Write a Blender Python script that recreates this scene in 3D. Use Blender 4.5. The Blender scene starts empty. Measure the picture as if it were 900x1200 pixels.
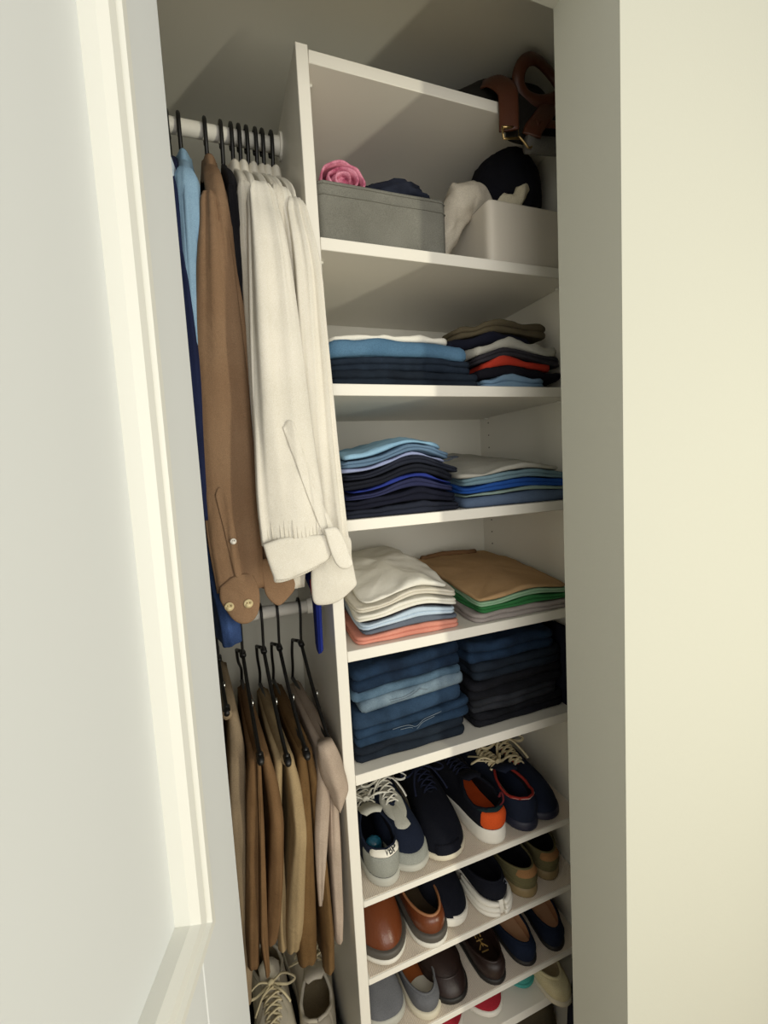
import bpy, math, random
from mathutils import Vector, Matrix, noise

# ------------------------------------------------------------------ camera, light, exposure
scene = bpy.context.scene
COL = scene.collection
cam_data = bpy.data.cameras.new('camera')
cam_data.sensor_fit = 'VERTICAL'
cam_data.sensor_height = 36.0
cam_data.lens = 36.0 * 525.8 / 1200.0
cam_data.clip_start = 0.01
cam = bpy.data.objects.new('camera', cam_data)
COL.objects.link(cam)
_rt = Vector((0.9337, -0.3539, -0.0555)); _up = Vector((0.0834, 0.0641, 0.9945)); _fw = Vector((0.3483, 0.9331, -0.0894))
cam.matrix_world = Matrix(((_rt.x, _up.x, -_fw.x, -0.1661), (_rt.y, _up.y, -_fw.y, -0.7111), (_rt.z, _up.z, -_fw.z, 1.4039), (0, 0, 0, 1)))
scene.camera = cam

world = bpy.data.worlds.new('room_light'); scene.world = world
world.use_nodes = True
wbg = world.node_tree.nodes['Background']
wbg.inputs['Color'].default_value = (1.0, 0.98, 0.95, 1); wbg.inputs['Strength'].default_value = 0.58

def area_light(name, loc, target, sx, sy, power, color):
    d = bpy.data.lights.new(name, 'AREA'); d.shape = 'RECTANGLE'; d.size = sx; d.size_y = sy
    d.energy = power; d.color = color
    o = bpy.data.objects.new(name, d); COL.objects.link(o); o.location = loc
    o.rotation_euler = (Vector(target) - Vector(loc)).to_track_quat('-Z', 'Y').to_euler()
    return o
# tall narrow strip of warm light from the neighbouring room (a door standing ajar), right behind the photographer
area_light('doorway_light', (0.86, -1.47, 1.22), (0.20, -0.02, 1.22), 0.04, 1.10, 11.0, (1.0, 0.955, 0.76))
# large soft fill light added behind the camera to brighten the closet
area_light('fill_light', (-0.30, -2.45, 1.55), (0.15, 0.0, 1.25), 1.7, 1.7, 30.0, (1.0, 0.97, 0.90))

vs = scene.view_settings
vs.view_transform = 'Standard'; vs.look = 'None'; vs.gamma = 1.0; vs.exposure = 0.10
vs.use_curve_mapping = False
scene.display_settings.display_device = 'sRGB'

# ------------------------------------------------------------------ helpers
R = random.Random(7)
def nz(x, y, z, s=1.0): return noise.noise(Vector((x * s, y * s, z * s)))
def lerp(a, b, t): return a + (b - a) * t
def sstep(a, b, x):
    t = min(1.0, max(0.0, (x - a) / (b - a))); return t * t * (3 - 2 * t)
def interp(tab, x):
    """piecewise smooth interpolation in a table [(x, v), ...]; v number or tuple"""
    if x <= tab[0][0]: return tab[0][1]
    for (x0, v0), (x1, v1) in zip(tab, tab[1:]):
        if x <= x1:
            t = (x - x0) / (x1 - x0)
            if isinstance(v0, tuple): return tuple(lerp(a, b, t) for a, b in zip(v0, v1))
            return lerp(v0, v1, t)
    return tab[-1][1]
def catmull(pts, n):
    """smooth curve through points, n samples per span"""
    P = [Vector(p) for p in pts]; P = [2 * P[0] - P[1]] + P + [2 * P[-1] - P[-2]]
    out = []
    for i in range(1, len(P) - 2):
        for k in range(n):
            t = k / n; a, b, c, d = P[i - 1], P[i], P[i + 1], P[i + 2]
            out.append(0.5 * ((2 * b) + (c - a) * t + (2 * a - 5 * b + 4 * c - d) * t * t + (3 * b - a - 3 * c + d) * t ** 3))
    out.append(P[-2].copy()); return out

class MB:
    """collects shapes; build() links them as one mesh object"""
    def __init__(s): s.v = []; s.f = []
    def box(s, x0, x1, y0, y1, z0, z1, b=0.0):
        if b <= 0:
            o = len(s.v)
            s.v += [(x, y, z) for z in (z0, z1) for y in (y0, y1) for x in (x0, x1)]
            s.f += [tuple(o + i for i in q) for q in ((0, 2, 3, 1), (4, 5, 7, 6), (0, 1, 5, 4), (2, 6, 7, 3), (0, 4, 6, 2), (1, 3, 7, 5))]
            return s
        # chamfered box
        cx, cy, cz = (x0 + x1) / 2, (y0 + y1) / 2, (z0 + z1) / 2
        hx, hy, hz = (x1 - x0) / 2, (y1 - y0) / 2, (z1 - z0) / 2
        o = len(s.v); idx = {}
        for sx in (-1, 1):
            for sy in (-1, 1):
                for sz in (-1, 1):
                    for ax in range(3):
                        p = [hx - b, hy - b, hz - b]; p[ax] += b
                        idx[(sx, sy, sz, ax)] = len(s.v)
                        s.v.append((cx + sx * p[0], cy + sy * p[1], cz + sz * p[2]))
        def q(*k): s.f.append(tuple(idx[i] for i in k))
        for g in (-1, 1):
            c = [(-1, -1), (1, -1), (1, 1), (-1, 1)]
            if g < 0: c = c[::-1]
            q(*[(g, a, b2, 0) for a, b2 in c]); q(*[(b2, g, a, 1) for a, b2 in c]); q(*[(a, b2, g, 2) for a, b2 in c])
        for a in (-1, 1):
            for b2 in (-1, 1):
                r = lambda L: L if a * b2 > 0 else L[::-1]
                q(*r([(a, b2, -1, 0), (a, b2, -1, 1), (a, b2, 1, 1), (a, b2, 1, 0)]))
                q(*r([(-1, a, b2, 1), (-1, a, b2, 2), (1, a, b2, 2), (1, a, b2, 1)]))
                q(*r([(a, -1, b2, 2), (a, -1, b2, 0), (a, 1, b2, 0), (a, 1, b2, 2)]))
                for c in (-1, 1):
                    t = [(a, b2, c, 0), (a, b2, c, 1), (a, b2, c, 2)]
                    q(*(t if a * b2 * c > 0 else t[::-1]))
        return s
    def loft(s, rings, closed=True, cap0=False, cap1=False):
        o = len(s.v); n = len(rings[0])
        for r in rings: s.v += [tuple(p) for p in r]
        m = n if closed else n - 1
        for i in range(len(rings) - 1):
            for j in range(m):
                k = (j + 1) % n
                s.f.append((o + i * n + j, o + i * n + k, o + (i + 1) * n + k, o + (i + 1) * n + j))
        if cap0: s.f.append(tuple(o + j for j in range(n))[::-1])
        if cap1: s.f.append(tuple(o + (len(rings) - 1) * n + j for j in range(n)))
        return s
    def tube(s, pts, r, n=8, flat=1.0, up=None, taper=None, caps=True):
        pts = [Vector(p) for p in pts]; rings = []
        prev = None
        for i, p in enumerate(pts):
            t = (pts[min(i + 1, len(pts) - 1)] - pts[max(i - 1, 0)])
            t = t.normalized() if t.length > 1e-9 else Vector((0, 0, 1))
            if prev is None:
                a = Vector(up) if up else (Vector((0, 0, 1)) if abs(t.z) < .9 else Vector((0, 1, 0)))
            else: a = prev
            a = (a - t * a.dot(t))
            if a.length < 1e-6: a = t.orthogonal()
            a.normalize(); prev = a; b = t.cross(a)
            rr = r * (taper(i / (len(pts) - 1)) if taper else 1)
            rings.append([p + a * (math.cos(2 * math.pi * j / n) * rr * flat) + b * (math.sin(2 * math.pi * j / n) * rr) for j in range(n)])
        s.loft(rings, True, caps, caps); return s
    def disc(s, c, nrm, r, h, n=16):
        c = Vector(c); nrm = Vector(nrm).normalized()
        s.tube([c, c + nrm * h * .9, c + nrm * h], r, n, taper=lambda t: 1 if t < .9 else .85); return s
    def build(s, name, mat, parent=None, smooth=True):
        me = bpy.data.meshes.new(name); me.from_pydata(s.v, [], s.f); me.update()
        if smooth:
            for p in me.polygons: p.use_smooth = True
        me.materials.append(mat)
        o = bpy.data.objects.new(name, me); COL.objects.link(o)
        if parent is not None: o.parent = parent
        return o

def sharp(o, ang=40):
    me = o.data
    me.set_sharp_from_angle(angle=math.radians(ang)); return o
def tag(o, label=None, cat=None, group=None, kind=None):
    if label: o['label'] = label
    if cat: o['category'] = cat
    if group: o['group'] = group
    if kind: o['kind'] = kind
    return o
def thing(name, label, cat, loc=(0, 0, 0), rz=0.0, group=None):
    o = bpy.data.objects.new(name, None); o.empty_display_size = .05
    COL.objects.link(o); o.location = loc; o.rotation_euler = (0, 0, rz)
    return tag(o, label, cat, group)
def struct(o): o['kind'] = 'structure'; return o

# ------------------------------------------------------------------ materials
MATS = {}
def new_mat(name):
    m = bpy.data.materials.new(name); m.use_nodes = True
    return m, m.node_tree.nodes, m.node_tree.links, m.node_tree.nodes['Principled BSDF']
def srgb(c):
    if isinstance(c, str): c = tuple(int(c[i:i + 2], 16) / 255 for i in (0, 2, 4))
    return tuple((x / 12.92 if x <= .04045 else ((x + .055) / 1.055) ** 2.4) for x in c)
def paint(name, col, rough=.5, var=.03, scale=6, bump=.0, bscale=200, spec=.5):
    """painted or laminated surface: faint colour drift and fine relief"""
    if name in MATS: return MATS[name]
    m, N, L, b = new_mat(name); c = srgb(col)
    tc = N.new('ShaderNodeTexCoord'); t = N.new('ShaderNodeTexNoise'); t.inputs['Scale'].default_value = scale
    L.new(tc.outputs['Object'], t.inputs['Vector'])
    r = N.new('ShaderNodeValToRGB'); r.color_ramp.elements[0].color = tuple(x * (1 - var) for x in c) + (1,); r.color_ramp.elements[1].color = tuple(min(1, x * (1 + var)) for x in c) + (1,)
    L.new(t.outputs['Fac'], r.inputs['Fac']); L.new(r.outputs['Color'], b.inputs['Base Color'])
    b.inputs['Roughness'].default_value = rough; b.inputs['Specular IOR Level'].default_value = spec
    if bump:
        t2 = N.new('ShaderNodeTexNoise'); t2.inputs['Scale'].default_value = bscale; L.new(tc.outputs['Object'], t2.inputs['Vector'])
        bp = N.new('ShaderNodeBump'); bp.inputs['Strength'].default_value = bump; bp.inputs['Distance'].default_value = .001
        L.new(t2.outputs['Fac'], bp.inputs['Height']); L.new(bp.outputs['Normal'], b.inputs['Normal'])
    MATS[name] = m; return m
def cloth(name, col, col2=None, weave=900, bump=.25, var=.12, wrinkle=.0, rough=.9, sheen=.0, fade=14):
    """woven or knitted cloth: thread relief, blotchy fading, optional soft creases"""
    if name in MATS: return MATS[name]
    m, N, L, b = new_mat(name); c = srgb(col); c2 = srgb(col2) if col2 else tuple(x * (1 + var) for x in c)
    tc = N.new('ShaderNodeTexCoord')
    t = N.new('ShaderNodeTexNoise'); t.inputs['Scale'].default_value = fade; t.inputs['Detail'].default_value = 4; L.new(tc.outputs['Object'], t.inputs['Vector'])
    r = N.new('ShaderNodeValToRGB'); r.color_ramp.elements[0].position = .3; r.color_ramp.elements[1].position = .7
    r.color_ramp.elements[0].color = tuple(x * (1 - var) for x in c) + (1,); r.color_ramp.elements[1].color = tuple(min(1, x) for x in c2) + (1,)
    L.new(t.outputs['Fac'], r.inputs['Fac'])
    w = N.new('ShaderNodeTexNoise'); w.inputs['Scale'].default_value = weave; w.inputs['Detail'].default_value = 1; L.new(tc.outputs['Object'], w.inputs['Vector'])
    mx = N.new('ShaderNodeMix'); mx.data_type = 'RGBA'; mx.blend_type = 'OVERLAY'; mx.inputs['Factor'].default_value = .35
    L.new(r.outputs['Color'], mx.inputs['A']); L.new(w.outputs['Fac'], mx.inputs['B'])
    L.new(mx.outputs['Result'], b.inputs['Base Color'])
    b.inputs['Roughness'].default_value = rough; b.inputs['Specular IOR Level'].default_value = .15
    b.inputs['Sheen Weight'].default_value = sheen; b.inputs['Sheen Roughness'].default_value = .5
    bp = N.new('ShaderNodeBump'); bp.inputs['Strength'].default_value = bump; bp.inputs['Distance'].default_value = .0006
    L.new(w.outputs['Fac'], bp.inputs['Height']); out = bp.outputs['Normal']
    if wrinkle:
        q = N.new('ShaderNodeTexNoise'); q.inputs['Scale'].default_value = 22; q.inputs['Detail'].default_value = 3; q.inputs['Distortion'].default_value = 1.2
        L.new(tc.outputs['Object'], q.inputs['Vector'])
        b2 = N.new('ShaderNodeBump'); b2.inputs['Strength'].default_value = wrinkle; b2.inputs['Distance'].default_value = .012
        L.new(q.outputs['Fac'], b2.inputs['Height']); L.new(out, b2.inputs['Normal']); out = b2.outputs['Normal']
    L.new(out, b.inputs['Normal'])
    MATS[name] = m; return m
def plain(name, col, rough=.5, metal=0.0, spec=.5):
    m = paint(name, col, rough, .05, 30, 0, 200, spec)
    m.node_tree.nodes['Principled BSDF'].inputs['Metallic'].default_value = metal
    return m
def leather(name, col, rough=.4, var=.3):
    if name in MATS: return MATS[name]
    m = paint(name, col, rough, var, 18, .3, 350); return m
# ------------------------------------------------------------------ the setting
WALL = paint('wall_paint', 'bcbcaf', .75, .015, 3, .15, 260, .3)
CLOSETWALL = paint('closet_paint', 'd8d6c9', .8, .015, 3, .12, 260, .25)
DOORP = paint('door_paint', 'd2d5d4', .55, .01, 4, .05, 120, .5)
TRIMP = paint('moulding_paint', 'd8d8d0', .5, .01, 4, 0, 1, .5)
BOARD = paint('white_laminate', 'e4e0d5', .42, .012, 5, .04, 500, .45)
BOARDE = paint('white_edge_band', 'f0ecdc', .38, .01, 5, 0, 1, .45)
ZC = 2.143                       # closet ceiling
YB = 0.358                       # closet back wall
YO, YI = -0.2755, -0.167         # outer and inner faces of the front wall
XJ, XH, ZH = 0.33, -0.182, 2.031 # right jamb, left jamb, head of the opening
def wall(name, parts, mat):
    m = MB()
    for p in parts: m.box(*p)
    return struct(m.build(name, mat, None, False))
wall('wall_front', [(XJ, 2.2, YO, YI, 0, 2.5), (-2.2, XH, YO, YI, 0, 2.5), (XH, XJ, YO, YI, ZH, 2.5)], WALL)
wall('wall_back', [(-0.72, 0.70, YB, YB + .08, 0, ZC)], CLOSETWALL)
wall('wall_left', [(-0.72, -0.64, YI, YB, 0, ZC)], CLOSETWALL)
wall('wall_right', [(0.62, 0.70, YI, YB, 0, ZC)], CLOSETWALL)
wall('ceiling', [(-0.72, 0.70, YI, YB + .08, ZC, ZC + .06)], paint('ceiling_paint', 'dddbd0', .85, .015, 3, .1, 260, .2))
def plank_mat():
    m, N, L, b = new_mat('floor_wood')
    tc = N.new('ShaderNodeTexCoord'); mp = N.new('ShaderNodeMapping'); mp.inputs['Scale'].default_value = (3, 30, 3)
    t = N.new('ShaderNodeTexNoise'); t.inputs['Scale'].default_value = 3; t.inputs['Detail'].default_value = 6
    L.new(tc.outputs['Object'], mp.inputs['Vector']); L.new(mp.outputs['Vector'], t.inputs['Vector'])
    r = N.new('ShaderNodeValToRGB'); r.color_ramp.elements[0].color = srgb('a08c70') + (1,); r.color_ramp.elements[1].color = srgb('c2ae92') + (1,)
    L.new(t.outputs['Fac'], r.inputs['Fac']); L.new(r.outputs['Color'], b.inputs['Base Color']); b.inputs['Roughness'].default_value = .45
    return m
wall('floor', [(-2.2, 2.2, -2.6, YB + .08, -.06, 0)], plank_mat())

# ---- open closet door on the left, hinged on the left jamb
def build_door():
    a = 0.29
    root = bpy.data.objects.new('door_1', None); COL.objects.link(root)
    root.location = (-0.1766, YO, 0); root.rotation_euler = (0, 0, -math.pi / 2 - a)
    struct(root)
    # local frame: +x runs from the hinge towards the camera, +y is the face seen
    W, T = .49, .036
    z0, z1, zr0, zr1 = .012, 2.02, .93, 1.075
    st = .097
    m = MB()
    m.box(0, st, -T, 0, z0, z1, .0015); m.box(W - st, W, -T, 0, z0, z1, .0015)
    for za, zb in ((z0, .20), (zr0, zr1), (z1 - .11, z1)): m.box(st - .0005, W - st + .0005, -T + .0003, -.0003, za, zb, .001)
    sharp(m.build('door_frame', DOORP, root))
    for za, zb in ((.20, zr0), (zr1, z1 - .11)):
        sharp(MB().box(st - .002, W - st + .002, -T + .012, -.0095, za - .002, zb + .002).build('door_panel', DOORP, root, False))
        # raised moulding around the panel: profile swept along the four sides
        prof = [(-.016, 0.0), (-.015, .0055), (-.012, .008), (-.004, .0085), (-.0015, .0055), (.0005, .0055), (.003, .007), (.010, .006), (.015, .0005), (.0165, -.0085), (.0165, -.0105)]
        corners = [(st, za, 1, 1), (W - st, za, -1, 1), (W - st, zb, -1, -1), (st, zb, 1, -1), (st, za, 1, 1)]
        m = MB()
        rings = [[(cx + sx * px, py, cz + sz * px) for px, py in prof] for cx, cz, sx, sz in corners]
        for r0, r1 in zip(rings, rings[1:]): m.loft([r0, r1], closed=False)
        sharp(m.build('panel_moulding', TRIMP, root), 25)
    for z in (.25, 1.0, 1.78):
        m = MB(); m.tube([(-.003, -T - .003, z - .04), (-.003, -T - .003, z + .04)], .0045, 12)
        m.box(-.0012, -.0001, -T, -.006, z - .038, z + .038); m.build('hinge', plain('brushed_steel', '9a9a96', .35, 1.0), root)
build_door()

# ---- white shelf tower
T = 0.0192; WI = 0.5; DT = 0.351
SH = dict(top=2.040, bin=1.7718, upper=1.5488, middle=1.3274, lower=1.1056, jeans=.8838)
SHOE = (.6459, .4925, .3398)
PANTOP = 2.0455
def build_tower():
    root = thing('shelf_tower', 'tall white shelf tower with folded clothes above and shoes below', 'shelving')
    b = .0009
    def panel(x0, x1, name):
        o = sharp(MB().box(x0, x1, 0, DT, 0, PANTOP, b).build(name, BOARD, root)); return o
    pl = panel(0, T, 'side_panel'); pr = panel(T + WI, 2 * T + WI, 'side_panel')
    sharp(MB().box(T, T + WI, DT - .006, DT - .0005, .24, SH['top'] - T).build('back_panel', paint('back_laminate', 'e2dfd3', .5, .012, 5, .03, 500, .4), root, False))
    # rows of shelf-pin holes drilled near the front and back of each side panel
    hole = plain('drilled_hole', '4d463a', .9)
    for xs, nx, par in ((T, 1, pl), (T + WI, -1, pr)):
        for y in (.037, DT - .045):
            m = MB()
            for k in range(52):
                z = .30 + k * .032
                m.tube([(xs - nx * .004, y, z), (xs + nx * .0003, y, z)], .0022, 8)
            o = m.build('pin_hole_row', hole, par); o['kind'] = 'stuff'
    for z in SH.values():
        s = sharp(MB().box(T + .0004, T + WI - .0004, 0.0004, DT - .0065, z - T, z, b).build('shelf', BOARD, root))
        for x, nx in ((T, 1), (T + WI, -1)):
            for y in (.037, DT - .045):
                m = MB(); m.tube([(x, y, z - T - .0025), (x + nx * .012, y, z - T - .0025)], .0024, 8)
                m.build('shelf_pin', plain('pin_plastic', 'e8e6dc', .4), s)
    ribbed = ribbed_mat()
    for z in SHOE:
        s = sharp(MB().box(T + .0004, T + WI - .0004, 0.0004, DT - .0065, z - .012, z, b).build('shoe_shelf', BOARD, root))
        MB().box(T + .004, T + WI - .004, .003, DT - .012, z - .0004, z + .0008).build('ribbed_liner', ribbed, s, False)
    sharp(MB().box(T + .0004, T + WI - .0004, 0.0004, DT - .0065, .255 - T, .255, b).build('shelf', BOARD, root))
    return root
def ribbed_mat():
    m, N, L, b = new_mat('ribbed_liner'); 
    tc = N.new('ShaderNodeTexCoord'); w = N.new('ShaderNodeTexWave'); w.bands_direction = 'X'; w.inputs['Scale'].default_value = 100
    L.new(tc.outputs['Object'], w.inputs['Vector'])
    r = N.new('ShaderNodeValToRGB'); r.color_ramp.elements[0].color = srgb('cdbdac') + (1,); r.color_ramp.elements[1].color = srgb('e8decf') + (1,)
    L.new(w.outputs['Fac'], r.inputs['Fac']); L.new(r.outputs['Color'], b.inputs['Base Color']); b.inputs['Roughness'].default_value = .5
    bp = N.new('ShaderNodeBump'); bp.inputs['Strength'].default_value = .6; bp.inputs['Distance'].default_value = .001
    L.new(w.outputs['Fac'], bp.inputs['Height']); L.new(bp.outputs['Normal'], b.inputs['Normal'])
    return m
tower = build_tower()

# ---- two hanging rails
RODM = paint('white_rod', 'efece2', .35, .01, 8, 0, 1, .5)
ROD_Y, ROD_Z, ROD2_Z = .168, 2.008, 1.146
for nm, z, lab in (('upper', ROD_Z, 'white round clothes rail carrying the shirts'), ('lower', ROD2_Z, 'white round clothes rail carrying the trousers')):
    root = thing('clothes_rail', lab, 'clothes rail', (-.32, ROD_Y, z))
    MB().tube([(-.32, 0, 0), (.316, 0, 0)], .0125, 24).build('rail_tube', RODM, root)
    for x, n in ((-.32, 1), (.32, -1)):
        m = MB(); m.tube([(x, 0, 0), (x - (-n) * .004, 0, 0)], .022, 24); m.tube([(x + n * .003, 0, 0), (x + n * .014, 0, 0)], .0155, 24)
        sharp(m.build('rail_socket', RODM, root))
# ------------------------------------------------------------------ hanging clothes
BLACKP = plain('black_hanger', '121110', .45)
STEEL = plain('steel', 'c9c9c4', .22, 1.0)
def drape(rows, seed=0.0, nz_=36, n=48, fold=.006, ffreq=26.0, zfreq=2.2):
    """hanging cloth panel: closed loft of long horizontal sections with rounded front and back edges.
    rows: (z, x_front, y_front, x_back, y_back, half_thickness), top to bottom"""
    zs = [r[0] for r in rows]; tab = [(-r[0], tuple(r[1:])) for r in rows]
    rings = []; nc = 12; ns = (n - 2 * nc) // 2
    def sm(z):
        a = [interp(tab, -(z + o)) for o in (-.015, 0, .015)]
        return tuple(sum(v) / 3 for v in zip(*a))
    for i in range(nz_ + 1):
        z = lerp(zs[0], zs[-1], i / nz_)
        xf, yf, xb, yb, h = sm(z)
        a = Vector((xf, yf, 0)); b = Vector((xb, yb, 0)); d = b - a; ln = d.length; d.normalize(); nrm = Vector((d.y, -d.x, 0))
        k = sstep(zs[0], zs[0] - .12, z)
        prof = []                                   # (distance along, side)
        for q in range(nc): t = math.pi * (q + .5) / nc; prof.append((h * (1 - math.sin(t)), math.cos(t)))
        for q in range(ns): prof.append((lerp(h, ln - h, (q + .5) / ns), -1.0))
        for q in range(nc): t = math.pi * (q + .5) / nc; prof.append((ln - h * (1 - math.sin(t)), -math.cos(t)))
        for q in range(ns): prof.append((lerp(ln - h, h, (q + .5) / ns), 1.0))
        ring = []
        for u, side in prof:
            w = fold * k * (nz(u * ffreq + seed * 3.1, z * zfreq, seed) + .5 * nz(u * ffreq * 2.3, z * zfreq * 1.7 + 5, seed + side * .6))
            fr = max(0, 1 - u / .05)
            p = a + d * (u + fr * k * fold * 1.3 * nz(side * 1.6 + seed, z * zfreq * 2.2, seed * 2)) + nrm * (side * h * (.85 + .3 * nz(u * 6, z * 3, seed + 9)) + w)
            p.z = z + (.006 * nz(u * 30 + seed, side * .7, 3.3) if i == nz_ else 0)
            ring.append(p)
        rings.append(ring)
    last = rings[-1]; c = sum(last, Vector()) / len(last)
    rings.append([Vector((lerp(p.x, c.x, .10), lerp(p.y, c.y, .01), p.z - .0012)) for p in last])
    rings.append([Vector((lerp(p.x, c.x, .35), lerp(p.y, c.y, .03), p.z + .03)) for p in last])
    m = MB(); m.loft(rings, True, True, True); return m
def sleeve(rows, seed=0.0, nz_=48, n=40, fold=.0035, ffreq=2.6, zfreq=3.0, endclosed=True):
    """flattened tube; rows: (z, x_left, x_right, y_centre, half_depth)"""
    zs = [r[0] for r in rows]; tab = [(-r[0], tuple(r[1:])) for r in rows]; rings = []
    def sm(z):   # smoothed table lookup
        a = [interp(tab, -(z + o)) for o in (-.02, 0, .02)]
        return tuple(sum(v) / 3 for v in zip(*a))
    for i in range(nz_ + 1):
        z = lerp(zs[0], zs[-1], i / nz_); xl, xr, yc, hd = sm(z); hw = (xr - xl) / 2; xc = (xl + xr) / 2
        ring = []
        for j in range(n):
            t = 2 * math.pi * j / n; c, s_ = math.cos(t), math.sin(t)
            px, py = math.copysign(abs(c) ** .75, c), math.copysign(abs(s_) ** .8, s_)
            f = fold * (nz(px * ffreq + seed, py * 1.2, z * zfreq + seed) + .6 * nz(px * ffreq * 2.4, py * 2, z * zfreq * .8 - seed))
            ring.append(Vector((xc + px * hw + f * px * .5, yc + py * hd + f * (1 if s_ < 0 else -1) * -1.3, z)))
        rings.append(ring)
    last = rings[-1]; c = sum(last, Vector()) / n
    rings.append([Vector((lerp(p.x, c.x, .05), lerp(p.y, c.y, .35), p.z + .001)) for p in last])
    rings.append([Vector((lerp(p.x, c.x, .07), lerp(p.y, c.y, .5), p.z + .03)) for p in last])
    def surf(x, z):
        xl, xr, yc, hd = sm(z); px = max(-1.0, min(1.0, (x - (xl + xr) / 2) / ((xr - xl) / 2)))
        c_ = abs(px) ** (1 / .75); py = -math.sqrt(max(0, 1 - c_ * c_)) ** .8
        f = fold * (nz(px * ffreq + seed, py * 1.2, z * zfreq + seed) + .6 * nz(px * ffreq * 2.4, py * 2, z * zfreq * .8 - seed))
        return yc + py * hd - 1.3 * f
    # rounded shoulder cap
    top = rings[0]; c0 = sum(top, Vector()) / n
    pre = [[Vector((lerp(c0.x, p.x, q), lerp(c0.y + .03 * (1 - q), p.y, q), p.z + h)) for p in top] for q, h in ((.05, .030), (.35, .027), (.65, .019), (.87, .009))]
    m = MB(); m.loft(pre + rings, True, True, True); m.surf = surf; return m
def button(c, r, mat, parent, nrm=(0, -1, 0)):
    m = MB(); c = Vector(c); nv = Vector(nrm).normalized()
    m.tube([c, c + nv * .0012, c + nv * .0024, c + nv * .0024], r, 18, taper=lambda t: (1.0, 1.05, .95, .6)[min(3, int(t * 3.01))])
    o = m.build('button', mat, parent)
    m = MB()
    for dx in (-.25, .25):
        for dz in (-.25, .25):
            q = c + Vector((dx * r * 1.2, 0, dz * r * 1.2)) + nv * .0023; m.tube([q, q + nv * .0004], r * .13, 6)
    m.build('button_hole', plain('button_thread', '6b5334', .8), o)
    return o
def shirt_hanger(x, dz=0.0, lab='', rz=0.0):
    root = thing('clothes_hanger', lab, 'hanger', (x, ROD_Y, ROD_Z), rz, 'black hangers on the upper rail')
    hook = catmull([(0, 0, -.078), (0, -.004, -.05), (0, -.0135, -.024), (0, -.0175, 0), (0, -.0125, .0135), (0, 0, .0178), (0, .0125, .0135), (0, .0175, 0), (0, .015, -.012)], 5)
    MB().tube(hook, .0035, 8).build('hook', BLACKP, root)
    m = MB(); m.tube([(0, 0, -.06), (0, 0, -.085)], .0048, 8)
    m.build('neck', BLACKP, root)
    for s in (-1, 1):
        m = MB(); m.tube(catmull([(0, 0, -.080), (0, s * .04, -.098), (0, s * .08, -.128), (0, s * .115, -.165)], 6), .0042, 8, flat=1.7)
        m.build('shoulder_arm', BLACKP, root)
    m = MB(); m.tube([(0, -.112, -.165), (0, 0, -.168), (0, .112, -.165)], .003, 8); m.build('trouser_bar', BLACKP, root)
    return root
def shirt_rows(x, hem, yf=-.040, lean=0.0, thick=.016, zsh=1.93, back=.335):
    z0 = zsh
    return [(z0, x, .130, x, .206, .5 * thick), (z0 - .014, x, .105, x, .23, .65 * thick), (z0 - .038, x, .066, x, .27, .75 * thick), (z0 - .066, x, .030, x, .305, .8 * thick), (z0 - .095, x, .000, x, back, .85 * thick),
            (z0 - .13, x + lean * .1, yf + .012, x, back, thick * .9), (z0 - .16, x + lean * .15, yf + .003, x, back, thick), (z0 - .25, x + lean * .3, yf, x, back, thick), (lerp(z0, hem, .6), x + lean * .65, yf, x, back, thick * 1.05), (hem + .03, x + lean, yf + .004, x, back - .01, thick * 1.1), (hem, x + lean, yf + .03, x, back - .04, thick)]
def collar(x, z, mat, parent, seed):
    m = MB(); rings = []
    for k in range(9):
        zz = z + (-.012, 0, .012, .022, .027, .025, .014, .002, -.010)[k]; o = (0, 0, .001, .002, .005, .008, .011, .015, .018)[k]
        rings.append([Vector((x + (.010 + o * .45) * math.cos(t), .168 + (.050 + o) * math.sin(t), zz + .004 * nz(math.sin(t) * 2, seed, 0) - .012 * (math.sin(t) < -.6) * k / 8)) for t in [2 * math.pi * j / 28 for j in range(28)]])
    m.loft(rings); return m.build('collar', mat, parent)

SH_BROWN = cloth('brown_linen', '93775d', '84684f', 1100, .35, .06, .25)
SH_WHITE = cloth('white_cotton_shirt', 'd4cfc2', 'dbd6ca', 1000, .1, .015, .14)
SH_WHITE2 = cloth('ivory_cotton_shirt', 'cbc5b7', 'd3cdc0', 1000, .1, .015, .14)
SH_BLUE = cloth('light_blue_cotton', '86a9c6', '97b8d2', 1000, .15, .05, .2)
SH_PALE = cloth('pale_blue_cotton', 'b9c7d2', 'c6d2dc', 1000, .15, .05, .2)
SH_NAVY = cloth('navy_cotton', '1d2340', '232b4c', 900, .2, .1, .2)
SH_BLACK = cloth('black_cotton', '17161a', '1f1e22', 900, .2, .1, .2)
SH_DENIM = cloth('denim_shirt', '2b3f68', '40588a', 700, .5, .25, .2, fade=30)
SH_ROYAL = cloth('royal_blue_cotton', '18246a', '1e2b78', 900, .2, .1, .2)
SH_RED = cloth('dark_red_cotton', '7a1426', '8c1a2e', 900, .2, .1, .1)
HORN = plain('horn_button', 'd8c79a', .3); PEARL = plain('pearl_button', 'efeae0', .25)

SURF = {}
def shirt(name, label, cat, mat, x, hem, seed, rows=None, slv=None, cuff=None, group='shirts on the upper rail', fold=.006, col=True, yf=-.04, lean=0.0, thick=.016, sname='sleeve', sfold=.0035):
    root = thing(name, label, cat, (0, 0, 0), 0, group)
    drape(rows or shirt_rows(x, hem, yf, lean, thick), seed, fold=fold).build('body', mat, root)
    if slv:
        sl = sleeve(slv, seed + 4.3, fold=sfold); sl.build(sname, mat, root); SURF[label] = sl.surf
    if cuff:
        o = sleeve(cuff, seed + 8.1, nz_=16, fold=.001)
        # a cuff has no shoulder cap: start from its upper edge
        o.build('cuff', mat, root)
    if col: collar(x, 1.918, mat, root, seed)
    return root

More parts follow.
